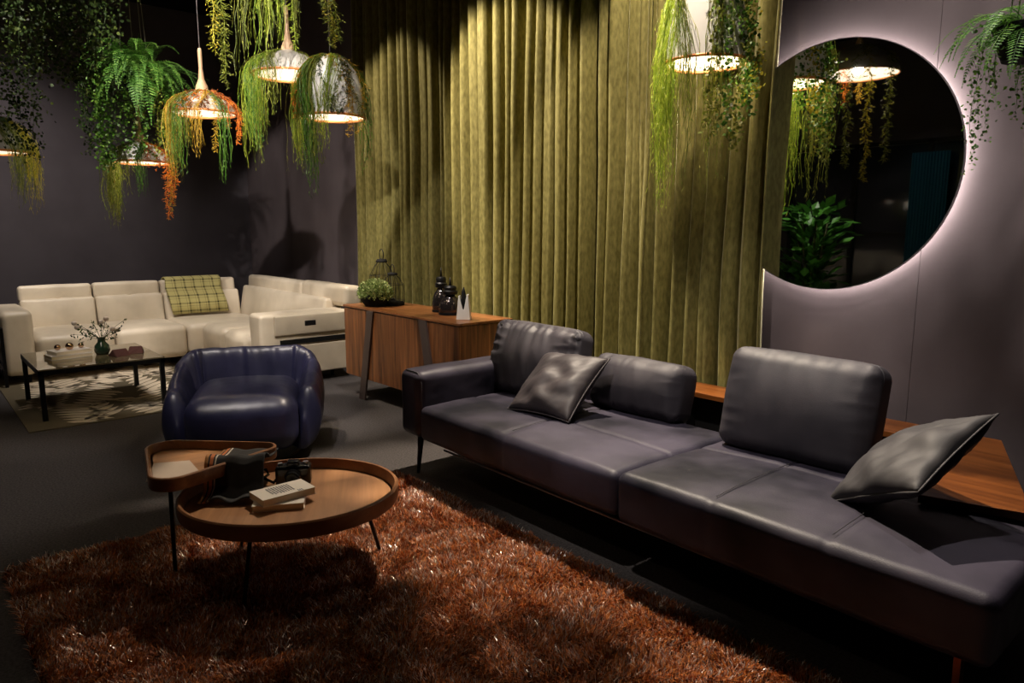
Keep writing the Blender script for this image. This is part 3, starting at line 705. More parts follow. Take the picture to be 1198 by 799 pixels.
# ---------------------------------------------------------------- foliage builders
def leaf_quad(b, p, d, n, Lf, Wf, mi=0):
    s_ = d.cross(n)
    if s_.length < 1e-4: s_ = d.orthogonal()
    s_.normalize(); s_ *= Wf / 2
    b.add([p, p + d * Lf * 0.45 + s_, p + d * Lf, p + d * Lf * 0.45 - s_], [(0, 1, 2, 3)], mi)
def rvec(rnd): return Vector((rnd.gauss(0, 1), rnd.gauss(0, 1), rnd.gauss(0, 1))).normalized()
def wob(path, rnd, amp):
    """resample a polyline to 1.2 cm steps with a wandering offset"""
    out = []; sd = rnd.uniform(0, 99)
    pts = [Vector(p) for p in path]; tot = 0
    for a, c in zip(pts, pts[1:]):
        L_ = (c - a).length; k = max(1, int(L_ / 0.014))
        for i in range(k):
            q = a.lerp(c, i / k); s_ = tot + L_ * i / k
            g_ = min(1, s_ / 0.1)
            q = q + Vector((noise.noise(Vector((s_ * 5, sd, 0))), noise.noise(Vector((s_ * 5, sd, 7))), 0.0)) * amp * 1.6 * g_
            out.append(q)
        tot += L_
    out.append(pts[-1]); return out
def ribbon(b, pts, w_, rnd, mi=0):
    d = Vector((rnd.gauss(0, 1), rnd.gauss(0, 1), 0)).normalized() * w_ / 2
    vs = []; n = len(pts)
    for i, p in enumerate(pts):
        k = 1 if i < n - 3 else 0.4; vs += [p - d * k, p + d * k]
    b.add(vs, [(2 * i, 2 * i + 1, 2 * i + 3, 2 * i + 2) for i in range(n - 1)], mi)
def strand(kind, path, rnd, thick=0.03, dens=1.0, sc=1.0):
    """one hanging strand as a mesh builder"""
    b = MB()
    if kind == 'thread':
        for _ in range(int(16 * dens)):
            off = Vector((rnd.gauss(0, thick * .5), rnd.gauss(0, thick * .5), 0)); cut = rnd.uniform(0.5, 1.0)
            p = wob(path, rnd, 0.02); p = p[:max(4, int(len(p) * cut))]; m_ = len(p)
            p = [q + off * min(1, 0.3 + 1.4 * i / m_) + Vector((0, 0, rnd.uniform(-.01, .0))) for i, q in enumerate(p)][::2] + [p[-1] + off]
            ribbon(b, p, rnd.uniform(0.0016, 0.0032) * sc, rnd)
            for q in p[2:]:
                if rnd.random() < 0.5:
                    d = (rvec(rnd) * 0.5 + Vector((0, 0, -1))).normalized(); leaf_quad(b, q, d, rvec(rnd), rnd.uniform(.015, .035) * sc, 0.0035 * sc)
        return b
    p = wob(path, rnd, 0.018); ribbon(b, p[::2] + [p[-1]], 0.003, rnd)
    n = len(p)
    if kind == 'round':
        for i, q in enumerate(p):
            f_ = 1 - 0.5 * i / n
            for _ in range(int(3 * dens) + (rnd.random() < (3 * dens) % 1)):
                off = Vector((rnd.gauss(0, 1), rnd.gauss(0, 1), rnd.gauss(0, .4))) * thick * .55 * (0.5 + f_ * .5)
                d = (rvec(rnd) + Vector((0, 0, -0.5))).normalized(); nn = rvec(rnd); s_ = d.cross(nn).normalized(); R_ = rnd.uniform(0.005, 0.0095) * sc
                c = q + off
                b.add([c + d * R_ * math.cos(a) + s_ * R_ * math.sin(a) for a in (0, 1.05, 2.09, 3.14, 4.19, 5.24)], [(0, 1, 2, 3, 4, 5)])
    elif kind == 'spike':
        for i, q in enumerate(p):
            f_ = 1.1 - 0.6 * i / n
            for _ in range(int(2.2 * dens) + (rnd.random() < (2.2 * dens) % 1)):
                d = (Vector((rnd.gauss(0, 1), rnd.gauss(0, 1), -0.75 + rnd.gauss(0, .35)))).normalized(); Lt = thick * rnd.uniform(0.6, 1.3) * f_
                leaf_quad(b, q, d, rvec(rnd), Lt, 0.0045 * sc)
                for k in range(3):
                    d2 = (d + rvec(rnd) * 0.75).normalized(); leaf_quad(b, q + d * Lt * (0.35 + .28 * k), d2, rvec(rnd), 0.016 * sc, 0.0048 * sc)
    return b
def garland(name, label, cat, strands, color, seed, loc, group=None):
    """strands: list of dict(kind,path,thick,dens,color). Each strand is a part."""
    rnd = random.Random(seed); loc = Vector(loc); o = thing(name, label, cat, loc, 0, group)
    for s_ in strands:
        b = strand(s_['kind'], s_['path'], rnd, s_.get('thick', .03), s_.get('dens', 1), s_.get('sc', 1))
        b.v = [(x - loc.x, y - loc.y, z - loc.z) for x, y, z in b.v]
        b.build('strand', G[s_.get('color', color)], o, smooth=False)
    return o
def frond(b, p0, d0, Lf, wmax, rnd, droop=0.9):
    """bipinnate fern frond arching from p0"""
    n = 26; p = Vector(p0); d = Vector(d0).normalized(); st = Lf / n; pts = [p.copy()]; side0 = None
    for i in range(n):
        t = i / n; d = (d + Vector((0, 0, -1)) * droop * (0.03 + 0.10 * t)).normalized(); p = p + d * st; pts.append(p.copy())
        side = d.cross(Vector((0, 0, 1)))
        if side.length < .05: side = side0 or d.orthogonal()
        side.normalize(); side0 = side; up = side.cross(d).normalized()
        wl = wmax * (math.sin(PI * min(1, (t + .10) ** 0.75)) ** 0.8) * (1 - .15 * t)
        if t < 0.1: continue
        for sg in (-1, 1):
            dd = (side * sg * 1.0 + d * 0.42 + up * rnd.uniform(-.12, .05)).normalized(); Lp = wl * rnd.uniform(.88, 1.05)
            leaf_quad(b, p, dd, up, Lp, st * .45)
            k = max(2, int(Lp / 0.010))
            for j in range(1, k):
                q = p + dd * Lp * j / k - up * 0.10 * Lp * (j / k) ** 2
                for s2 in (-1, 1): leaf_quad(b, q, (d * s2 + dd * .45).normalized(), up, st * 0.52 * (1 - .55 * j / k), st * .34)
    b.tube(pts, [0.002 * (1 - .8 * i / n) + .0004 for i in range(len(pts))], 4)

def pot_cords(o, c, r, top):
    b = MB()
    for a in (0.4, 2.5, 4.6): b.tube([(r * math.cos(a), r * math.sin(a), 0.0), (0.0, 0.0, top)], 0.0025, 5)
    b.build('cords', M['cord'], o)

# greenery in the lantern base
gp = thing('potted_greenery', 'bushy small green plant in black bowl in front of the wire lanterns', 'plant', (-5.38, 3.07, 0.79))
b = MB(); b.lathe([(0, 0), (0.085, 0), (0.12, 0.05), (0.125, 0.085), (0.11, 0.085), (0.105, 0.06), (0, 0.06)], n=28); b.build('bowl', M['blackmatte'], gp, autos=40)
rnd = random.Random(5); b = MB()
for _ in range(1500):
    a = rnd.uniform(0, 2 * PI); e = math.acos(rnd.uniform(-.1, 1)); q = Vector((math.cos(a) * math.sin(e) * .165, math.sin(a) * math.sin(e) * .13, math.cos(e) * .13 + 0.085)) * 1.0
    q = q * rnd.uniform(.75, 1.05); leaf_quad(b, q, (q.normalized() + rvec(rnd) * .8).normalized(), rvec(rnd), rnd.uniform(.016, .03), rnd.uniform(.012, .02))
b.build('leaves', islandmat('pale_green_leaves', [(0, (0.08, 0.13, 0.03)), (0.6, (0.26, 0.34, 0.10)), (1, (0.55, 0.60, 0.28))], 0.5, 0.3, .2), gp, smooth=False)

# glossy dark bottles
def bottle(label, c, r, h):
    o = thing('glass_bottle', label, 'bottle', c, 0, 'dark glossy bottles on the sideboard')
    b = MB(); b.lathe([(0, 0), (r * .75, 0), (r * .95, h * .05), (r, h * .16), (r * .92, h * .32), (r * .70, h * .44), (r * .42, h * .51), (r * .38, h * .56)], n=36); b.build('body', M['smoke'], o, autos=50)
    b = MB(); b.lathe([(r * .40, h * .54), (r * .62, h * .56), (r * .66, h * .64), (r * .52, h * .67), (r * .55, h * .74), (r * .44, h * .79), (0, h * .80)], n=28); b.build('collar', M['black'], o, autos=40)
    b = MB(); b.tube([(0, 0, h * .79), (0, 0, h * .9), (0, 0, h)], [0.010, 0.006, 0.003], 10); b.build('stopper', M['black'], o)
    b = MB(); b.lathe([(r * .78, 0), (r * 1.02, 0.004), (r * 1.0, 0.018), (r * .9, 0.02)], n=36); b.build('foot_ring', M['black'], o, autos=40)
bottle('taller dark mercury glass bottle on the sideboard', (-4.66, 3.25, 0.79), 0.075, 0.35)
bottle('shorter rounder dark mercury glass bottle nearer the white vase', (-4.47, 3.20, 0.79), 0.090, 0.28)
# white forked vase
wv = thing('forked_vase', 'white forked ceramic vase at the end of the sideboard', 'vase', (-4.15, 3.09, 0.79), 0)
b = MB()
vs = []; prof = [(-.052, 0), (.052, 0), (.036, .185), (.026, .185), (.004, .075), (-.004, .075), (-.028, .175), (-.036, .175)]
for y in (-.03, .03): vs += [(x, y * (1 - .35 * z / .18), z) for x, z in prof]
n = len(prof); b.add(vs, [tuple(range(n - 1, -1, -1)) if False else tuple(range(n)), tuple(range(2 * n - 1, n - 1, -1))] + [((i + 1) % n, i, i + n, (i + 1) % n + n) for i in range(n)])
b.v = [tuple(R3(YAW, 'Z') @ Vector(p)) for p in b.v]
b.build('body', M['white'], wv, smooth=False, bevel=0.004)
b = MB(); b.tube([(0, .0, .06), (0.002, 0, .14), (-0.004, 0, .20), (0.0, 0, .235)], [0.016, 0.022, 0.014, 0.003], 10); b.build('insert', M['blackmatte'], wv, label='black pointed insert')

# ---------------------------------------------------------------- far seating group
fr = thing('patterned_rug', 'cream and dark brown leaf patterned rug under the glass coffee table', 'rug', (-7.35, 1.7, 0))
b = MB(); b.box((0, 0, 0.004), (1.35, 1.1, 0.004)); b.build('ground', mat('rug_brown', (0.10, 0.08, 0.045), 0.95), fr, smooth=False)
rnd = random.Random(12); b = MB()
def strokes(cx_, cy_, ang, Lr, wl):
    d = Vector((math.cos(ang), math.sin(ang))); n = Vector((-d.y, d.x))
    k = int(Lr / 0.10)
    for i in range(k):
        t = i / k; base = Vector((cx_, cy_)) + d * Lr * t
        for sg in (-1, 1):
            dd = (n * sg + d * 0.75).normalized(); Ls = wl * math.sin(PI * (0.15 + .8 * t)) * rnd.uniform(.8, 1.1); w_ = 0.042
            q = base + dd * .03; pn = Vector((-dd.y, dd.x)) * w_
            pts = [q, q + dd * Ls * .3 + pn, q + dd * Ls * .8 + pn * .9, q + dd * Ls, q + dd * Ls * .8 - pn * .6, q + dd * Ls * .3 - pn * .7]
            if all(abs(p.x) < 1.34 and abs(p.y) < 1.09 for p in pts):
                b.add([(p.x, p.y, 0.0092) for p in pts], [tuple(range(6))])
for j, y in enumerate((-0.95, -0.45, 0.05, 0.55, 1.0)):
    for i, x in enumerate((-1.3, -0.45, 0.40)):
        strokes(x + 0.2 * (j % 2), y, rnd.uniform(-.5, .5), 1.0, 0.45)
b.build('leaf_pattern', mat('rug_cream', (0.60, 0.51, 0.38), 0.95), fr, smooth=False)

ws = thing('cream_corner_sofa', 'cream leather corner sofa with adjustable headrests against the dark wall', 'sofa', (-8.0, 2.0, 0))
def W(p): return (p[0] + 8.0, p[1] - 2.0, p[2])
def cpart(name, c, half, r=0.05, bulge=(.01, .01, .01), seed=1, rz=0, rx=0, ry=0, lines=None, amp=.005, label=None):
    b = MB(); b.rbox((0, 0, 0), half, r, bulge, 18, leather_disp(seed, amp, 4, seams(lines, .008, .012) if lines else None), R3(rz, 'Z') @ R3(rx, 'X') @ R3(ry, 'Y'))
    return b.build(name, M['cream'], ws, loc=W(c), label=label)
# left wing, facing +X
cpart('armrest', (-8.35, 0.79, 0.39), (0.44, 0.125, 0.30), .05, (0.01, .005, .006), 1)
for i, (y0, y1) in enumerate(((0.92, 1.585), (1.595, 2.265), (2.275, 3.12))):
    yc = (y0 + y1) / 2; hy = (y1 - y0) / 2
    cpart('backrest', (-8.80, yc, 0.52), (0.10, hy, 0.19), .03, (.02, .0, .004), 5 + i, ry=-.18, lines=[(1, 0, -9, 9, 0)], amp=.003)
    cpart('headrest', (-8.905, yc, 0.765), (0.075, hy - .003, 0.088), .035, (.006, .0, .004), 7 + i, ry=-.06, amp=.003)
for i, (y0, y1) in enumerate(((0.92, 1.585), (1.595, 2.265))):
    cpart('seat', (-8.33, (y0 + y1) / 2, 0.275), (0.43, (y1 - y0) / 2, 0.165), .06, (.01, .0, .015), 3 + i)
cpart('seat', (-8.32, 2.69, 0.275), (0.44, 0.415, 0.165), .06, (.01, .01, .015), 9)
# right wing, facing -Y
for i, (x0, x1) in enumerate(((-7.87, -7.24), (-7.22, -6.58))):
    xc = (x0 + x1) / 2; hx = (x1 - x0) / 2
    cpart('seat', (xc, 2.82, 0.28), (hx, .42, 0.17), .075, (.006, .02, .016), 15 + i)
cpart('backrest', (-7.67, 3.25, 0.55), (1.10, .10, 0.20), .035, (.0, .025, .004), 19, rx=-.18, lines=[(0, v, -9, 9, 1) for v in (-.30, -.18, -.06, .5)], amp=.003)
cpart('headrest', (-8.07, 3.36, 0.78), (0.76, .09, 0.095), .04, (.0, .01, .004), 21, rx=-.08, amp=.003)
cpart('headrest', (-6.80, 3.36, 0.785), (0.50, .095, 0.105), .05, (.004, .01, .004), 22, rx=-.08, lines=[(0, v, -9, 9, 1) for v in (-.40, -.30, .05)], amp=.003)
# end block with upholstered panel, control plate and footrest slot
cpart('side_block', (-6.44, 2.86, 0.38), (0.13, .44, 0.29), .035, (.004, .004, .006), 23)
b = MB(); b.rbox((0, 0, 0), (0.018, .36, .095), .016, (.008, 0, 0), 10); sp = b.build('side_panel', M['cream'], ws, loc=W((-6.305, 2.91, .56)))
b = MB(); b.rbox((0, 0, 0), (.007, .055, .024), .005, n=4); b.build('control_plate', M['blackmatte'], sp, loc=(.022, -.02, .01), label='small black control plate')
b = MB(); b.box((0, 0, 0), (.012, .34, .022)); b.build('slot_trim', M['blackmatte'], ws, smooth=False, loc=W((-6.306, 2.94, .405)), label='dark recessed strip')
cpart('lower_panel', (-6.32, 2.90, 0.23), (0.02, .40, .14), .015, (.003, 0, 0), 25)
for x, y in ((-6.5, 2.5), (-6.5, 3.2), (-7.9, 2.55), (-8.0, .85), (-8.7, .85), (-8.0, 2.3)):
    b = MB(); b.tube([(0, 0, 0), (0, 0, .12)], [.018, .024], 10); b.build('foot', M['blackmatte'], ws, loc=W((x, y, 0)))
# plaid throw
pm = mat('yellow_plaid', (0.45, 0.40, 0.14), 0.9); t_, n_, l_, b_ = nt(pm)
uvn = n_.new('ShaderNodeTexCoord'); sx = n_.new('ShaderNodeSeparateXYZ'); l_.new(uvn.outputs['Object'], sx.inputs[0])
def band(sock, period, width, ph):
    a = n_.new('ShaderNodeMath'); a.operation = 'ADD'; a.inputs[1].default_value = ph; l_.new(sock, a.inputs[0])
    m_ = n_.new('ShaderNodeMath'); m_.operation = 'PINGPONG'; m_.inputs[1].default_value = period / 2; l_.new(a.outputs[0], m_.inputs[0])
    c = n_.new('ShaderNodeMath'); c.operation = 'LESS_THAN'; c.inputs[1].default_value = width; l_.new(m_.outputs[0], c.inputs[0]); return c.outputs[0]
bands = [band(sx.outputs[1], .105, .009, 0), band(sx.outputs[2], .085, .008, 0), band(sx.outputs[1], .105, .002, .03), band(sx.outputs[2], .085, .002, .03)]
cur = None
for q in bands:
    if cur is None: cur = q; continue
    mx = n_.new('ShaderNodeMath'); mx.operation = 'ADD'; l_.new(cur, mx.inputs[0]); l_.new(q, mx.inputs[1]); cur = mx.outputs[0]
rp = n_.new('ShaderNodeMapRange'); rp.inputs[2].default_value = 2.0; l_.new(cur, rp.inputs[0])
mxc = n_.new('ShaderNodeMix'); mxc.data_type = 'RGBA'; mxc.inputs[6].default_value = (0.50, 0.44, 0.17, 1); mxc.inputs[7].default_value = (0.05, 0.045, 0.015, 1)
l_.new(rp.outputs[0], mxc.inputs[0]); l_.new(mxc.outputs[2], b_.inputs['Base Color'])
path = [(-9.01, .72), (-9.005, .86), (-8.90, .885), (-8.80, .865), (-8.765, .76), (-8.675, .685), (-8.625, .60), (-8.60, .48)]
b = MB(); vs = []; fs = []; n = 24
for i, (x, z) in enumerate(path):
    for j in range(n + 1):
        y = -.31 + .62 * j / n; vs.append((x + 8.75 + .008 * math.sin(j * 1.1 + i), y + .012 * math.sin(i), z))
for i in range(len(path) - 1):
    for j in range(n): fs.append((i * (n + 1) + j, i * (n + 1) + j + 1, (i + 1) * (n + 1) + j + 1, (i + 1) * (n + 1) + j))
b.add(vs, fs); o = b.build('plaid_throw', pm); o.location = (-8.75 + .012, 2.62, .0); s_ = o.modifiers.new('s', 'SOLIDIFY'); s_.thickness = .008; s_.offset = 0
tag(o, 'yellow and black plaid throw draped over the cream sofa back', 'blanket')

# glass coffee table
gt = thing('glass_coffee_table', 'low black framed coffee table with glass top on the patterned rug', 'coffee table', (-6.73, 1.16, 0))
b = MB()
hx, hy = .47, .44
for sx_, sy_ in ((0, -1), (0, 1)): b.box((0, sy_ * (hy - .015), .375), (hx, .015, .017))
for sx_ in (-1, 1): b.box((sx_ * (hx - .015), 0, .375), (.015, hy, .017))
b.build('frame', M['black'], gt, smooth=False)
b = MB(); b.box((0, 0, .398), (hx, hy, .005)); b.build('glass_top', mat('bronze_glass', (0.16, 0.125, 0.07), 0.06, 0.0, 1.0), gt, smooth=False)
for sx_ in (-1, 1):
    for sy_ in (-1, 1): b = MB(); b.box((sx_ * (hx - .02), sy_ * (hy - .02), .183), (.017, .017, .175)); b.build('leg', M['black'], gt, smooth=False)
TZ = .4035
book('book', 'cream book at the bottom of the stack on the glass table', (-6.76, 1.0, TZ + .0145), math.radians(8), (.10, .15, .013), 5, False)
book('book', 'pink grey book on top of the stack on the glass table', (-6.77, 1.01, TZ + .0455), math.radians(14), (.09, .135, .013), 6, False)
for i, (dx, dy, r, lb) in enumerate(((0, -.08, .024, 'leftmost'), (0.03, -.0, .03, 'middle'), (-.02, .09, .022, 'rightmost'))):
    b = MB(); b.lathe([(r * math.sin(a), r - r * math.cos(a)) for a in [PI * k / 14 for k in range(15)]], n=20); o = b.build('metal_ball', mat('ball_metal', (0.5, 0.32, 0.2), 0.15, 1.0)); o.location = (-6.77 + dx, 1.01 + dy, TZ + .0600)
    tag(o, lb + ' of three shiny metal balls on the book stack', 'ornament', 'metal balls on the book stack')
fv = thing('flower_vase', 'small dark green glass vase with sprigs on the glass table', 'vase', (-6.72, 1.24, TZ))
b = MB(); b.lathe([(0, 0), (.045, 0), (.06, .035), (.055, .075), (.03, .105), (.028, .13), (.036, .14)], n=28); b.build('body', mat('green_glass', (0.02, 0.05, 0.03), .1, 0, .8), fv)
rnd = random.Random(4); b = MB(); fl = MB()
for k in range(16):
    a = rnd.uniform(0, 2 * PI); e = Vector((math.cos(a) * rnd.uniform(.03, .16), math.sin(a) * rnd.uniform(.05, .22), rnd.uniform(.18, .30)))
    b.tube([(0, 0, .12), e * .6 + Vector((0, 0, .06)), e], .0022, 4)
    for j in range(9): q = e * rnd.uniform(.6, 1) + rvec(rnd) * .015; leaf_quad(b, q, rvec(rnd), rvec(rnd), .03, .014)
    if k < 6: fl.rbox(e, (.02, .02, .018), .015, n=2)
b.build('sprigs', G['dark'], fv, smooth=False); fl.build('blossoms', mat('pale_blossom', (.62, .52, .44), .8), fv)
nk = mat('dark_red_cloth', (0.07, 0.02, 0.015), .85)
for i, (x, y, rz, lb) in enumerate(((-6.55, 1.33, .3, 'dark red folded cloth on the glass table nearer the vase'), (-6.62, 1.47, -.3, 'dark red folded cloth at the right end of the glass table'))):
    b = MB(); b.add([(-.07, -.06, 0), (.07, -.06, 0), (.07, .06, 0), (-.07, .06, 0), (-.02, -.045, .055), (.02, .05, .06)], [(3, 2, 1, 0), (0, 1, 4), (1, 2, 5, 4), (2, 3, 5), (3, 0, 4, 5)])
    o = b.build('folded_cloth', nk, smooth=False, bevel=.006); o.location = (x, y, TZ); o.rotation_euler = (0, 0, rz); tag(o, lb, 'cloth', 'folded cloths on the glass table')
# metal framed side chair, half out of frame
sc = thing('metal_frame_chair', 'grey cushioned chair with a thin black metal frame at the left edge', 'chair', (-8.15, .28, 0))
for sx_ in (-.3, .3):
    for sy_ in (-.38, .38):
        b = MB(); b.box((sx_, sy_, .27), (.013, .013, .27)); b.build('leg', M['black'], sc, smooth=False)
b = MB(); b.box((0, .38, .54), (.313, .013, .013)); b.box((0, -.38, .54), (.313, .013, .013)); b.box((0, .38, .2), (.3, .010, .010)); b.box((0, -.38, .2), (.3, .010, .010)); b.build('arm_frame', M['black'], sc, smooth=False)
gf = noisy(mat('grey_fabric', (.10, .10, .11), .9), (.09, .09, .10), (.14, .14, .15), 40, 4)
b = MB(); b.rbox((0, 0, 0), (.30, .35, .075), .05, (.01, .01, .02), 10); b.build('seat', gf, sc, loc=(0, 0, .34))
b = MB(); b.rbox((0, 0, 0), (.08, .35, .17), .06, (.02, .01, .01), 10); b.build('backrest', gf, sc, loc=(-.24, 0, .56))

# ---------------------------------------------------------------- pendant lamps
def pendant(label, c, r, h, kind='dome', power=6, shade='shade', stem=True, seed=1, ring='ring', colr=WARM, bulbz=None):
    """c: centre of the rim"""
    o = thing('pendant_lamp', label, 'pendant lamp', c)
    if kind == 'dome': prof = [(r, 0), (r * .955, h * .2), (r * .85, h * .42), (r * .67, h * .64), (r * .45, h * .82), (r * .24, h * .93), (r * .12, h * 1.0)]
    elif kind == 'bell': prof = [(r, 0), (r * .985, h * .25), (r * .92, h * .5), (r * .76, h * .73), (r * .5, h * .90), (r * .25, h * .975), (r * .08, h)]
    else: prof = [(r, 0), (r * .93, h * .3), (r * .85, h * .6), (r * .76, h * .85), (r * .66, h * .96), (r * .5, h), (r * .06, h * 1.01)]
    b = MB(); b.lathe(prof, n=56); b.build('lamp_shade', M[shade], o)
    b = MB(); b.lathe([(q * .985 - .002, z - .003 * (i > 0)) for i, (q, z) in enumerate(prof)], n=56); b.f = [tuple(reversed(f_)) for f_ in b.f]; b.build('shade_lining', M['shade_in'], o)
    b = MB(); b.tube([((r - .004) * math.cos(a), (r - .004) * math.sin(a), 0) for a in [2 * PI * i / 56 for i in range(56)]], .0085, 8, closed=True); b.build('rim_ring', M[ring], o)
    zt = h
    if stem:
        b = MB(); b.lathe([(.045, h - .01), (.040, h + .02), (.020, h + .07), (.013, h + .14), (.014, h + .26), (.010, h + .275), (0, h + .275)], n=20); b.build('stem', M['stemwood'], o); zt = h + .27
    b = MB(); b.tube([(0, 0, zt), (0, 0, ZC - c[2])], .003, 6); b.build('cord', M['cord'], o)
    bz = bulbz or h * .42
    b = MB(); b.lathe([(.001, .05), (.022, .045), (.038, .02), (.042, -.005), (.034, -.032), (.018, -.045), (.001, -.048)], c=(0, 0, bz), n=20); b.build('bulb', M['bulb'], o)
    b = MB(); b.tube([(0, 0, h * .97), (0, 0, bz + .045)], .014, 10); b.build('socket', M['black'], o)
    l = bpy.data.lights.new('pendant_light', 'POINT'); l.energy = power; l.color = colr; l.shadow_soft_size = .05
    lo = bpy.data.objects.new('pendant_light', l); COL.objects.link(lo); lo.parent = o; lo.location = (0, 0, bz - .075)
    return o, prof
def scr(a, r):      # horizontal offset, a=0 screen right, -90 toward the camera
    a = math.radians(a); return RT * (r * math.cos(a)) + FW * (r * math.sin(a))
def over(c, prof, a, Lh, start=0.35, out=1.03, z_up=0.0):
    """path that runs down the shade from near the top and hangs free below the rim"""
    c = Vector(c); pts = []
    H_ = prof[-1][1]
    for q, z in reversed(prof):
        if z > H_ * (start + .62) : continue
        pts.append(c + scr(a + 38 * math.sin(a * 1.7) * (z / H_) ** 1.3, q * out + .008) + Vector((0, 0, z + .006)))
    r = prof[0][0]
    pts.append(c + scr(a, r * out + .008) + Vector((0, 0, -Lh * .5))); pts.append(c + scr(a, r * out) + Vector((0, 0, -Lh)))
    return pts

# L6: tall white lamp at the curtain/mirror edge
c6 = Vector((-2.405, 3.425, 2.32)); _, p6 = pendant('tall white pendant lamp with copper rim hanging near the round mirror', c6, .225, .46, 'tall', 9, stem=False, bulbz=.16)
garland('trailing_garland', 'long lime green thread garland on the left side of the tall white lamp', 'hanging plant',
        [dict(kind='thread', path=over(c6, p6, a, Lh), thick=.055, dens=2.6, sc=1.2, color=c) for a, Lh, c in ((180, .78, 'lime'), (205, .62, 'lime'), (232, .70, 'olive'), (195, .85, 'lime'), (160, .6, 'lime'), (268, .72, 'olive'))], 'lime', 61, c6)
garland('trailing_garland', 'round leaved green vine on the right side of the tall white lamp', 'hanging plant',
        [dict(kind='round', path=over(c6, p6, a, Lh), thick=.055, dens=1.9, color=c, sc=1.15) for a, Lh, c in ((-5, .16, 'green'), (-22, .20, 'yellow'), (-45, .22, 'green'), (-62, .46, 'olive'), (-78, .40, 'green'), (-95, .42, 'olive'), (-30, .30, 'green'), (12, .10, 'green'))], 'green', 62, c6)

# L5: white bell lamp
c5 = Vector((-4.19, 2.13, 2.115)); _, p5 = pendant('white bell shaped pendant lamp with orange rim in front of the curtain edge', c5, .20, .37, 'bell', 3, stem=False)
garland('trailing_garland', 'olive green sprays draped over the white bell lamp, with added orange ones standing for its glow', 'hanging plant',
        [dict(kind='spike', path=over(c5, p5, a, Lh, .36), thick=.035, dens=1.0, color=c) for a, Lh, c in ((-62, -.02, 'dark'), (-75, -.10, 'dark'), (-70, -.16, 'olive'), (-50, .12, 'gold'), (-38, .10, 'gold'), (-25, .08, 'gold'), (-132, .0, 'olive'), (-30, -.02, 'olive'), (-146, -.01, 'orange'), (-152, .0, 'orange'), (-158, -.02, 'orange'), (-164, .0, 'orange'), (-170, -.03, 'gold'))] +  # orange cluster on the left stands in for light glowing through the shade
        [dict(kind='thread', path=over(c5, p5, a, Lh, .36), thick=.04, dens=2.4, sc=1.1, color=c) for a, Lh, c in ((-120, .46, 'green'), (-140, .34, 'olive'), (-165, .32, 'lime'), (175, .28, 'lime'), (8, .34, 'green'), (-105, .36, 'olive'), (-92, .22, 'lime'), (-112, .50, 'green'))] +
        [dict(kind='thread', path=over(c5, p5, a, -.10, .36), thick=.02, dens=.7, color='olive') for a in (-10, 30, -160, -80, 100, 140)], 'olive', 51, c5)
# L4: shallow lamp behind it
c4 = Vector((-4.72, 2.10, 2.44)); _, p4 = pendant('shallow pendant lamp with wooden stem behind the white bell lamp', c4, .235, .16, 'dome', 4, 'shade_grey')
garland('trailing_garland', 'green grassy garland hanging from the shallow lamp behind the bell lamp', 'hanging plant',
        [dict(kind='thread', path=over(c4, p4, a, Lh), thick=.055, dens=2.2, sc=1.1, color=c) for a, Lh, c in ((180, .45, 'green'), (200, .62, 'lime'), (222, .52, 'green'), (160, .55, 'olive'), (240, .35, 'lime'), (262, .30, 'olive'), (190, .35, 'lime'))] +
        [dict(kind='thread', path=over(c4, p4, a, -.02), thick=.05, dens=1, color='olive') for a in (210, 170, 250, 300, 340, 100, 30)], 'green', 41, c4)
# L2: shallow lamp with moss
c2 = Vector((-5.36, 1.745, 2.235)); _, p2 = pendant('shallow pendant lamp with red brown moss, right of the hanging fern', c2, .22, .16, 'dome', 3, 'shade_grey')
garland('trailing_garland', 'orange and green sprays hanging from the moss covered lamp', 'hanging plant',
        [dict(kind='spike', path=over(c2, p2, a, Lh), thick=.035, dens=1.3, color=c) for a, Lh, c in ((0, .20, 'orange'), (-25, .10, 'orange'), (-50, .27, 'gold'), (-70, .04, 'moss'), (-40, .03, 'moss'), (-110, .02, 'orange'), (-95, .03, 'orange'), (10, .14, 'orange'), (-15, .02, 'moss'), (20, .03, 'orange'))] +
        [dict(kind='thread', path=over(c2, p2, a, Lh), thick=.04, dens=2.0, sc=1.1, color=c) for a, Lh, c in ((180, .38, 'lime'), (200, .42, 'yellow'), (225, .46, 'gold'), (245, .42, 'green'), (265, .30, 'olive'), (-35, .48, 'green'), (165, .3, 'olive'), (235, .5, 'olive'), (-80, .32, 'gold'))] +
        [dict(kind='spike', path=over(c2, p2, a, -.05), thick=.03, dens=1.2, color='moss') for a in (-60, -90, -30, 0, 30, 60, 200, 240)], 'gold', 21, c2)
# L3: low shallow lamp
c3 = Vector((-6.33, 1.56, 1.955)); _, p3 = pendant('low shallow pendant lamp with white shade below the hanging fern', c3, .215, .16, 'dome', 3.5, 'shade')
garland('trailing_garland', 'orange spray and green grass hanging from the low lamp under the fern', 'hanging plant',
        [dict(kind='spike', path=over(c3, p3, a, Lh), thick=.04, dens=1.5, color=c) for a, Lh, c in ((0, .30, 'orange'), (-18, .42, 'orange'), (-35, .05, 'orange'), (20, .25, 'orange'), (-5, .36, 'gold'), (-55, .03, 'orange'), (-30, .02, 'moss'))] +
        [dict(kind='thread', path=over(c3, p3, a, Lh), thick=.05, dens=2.6, sc=1.1, color=c) for a, Lh, c in ((180, .52, 'olive'), (195, .45, 'lime'), (210, .50, 'olive'), (172, .42, 'lime'), (265, .26, 'olive'), (-70, .28, 'green'), (225, .35, 'olive'))], 'olive', 31, c3)
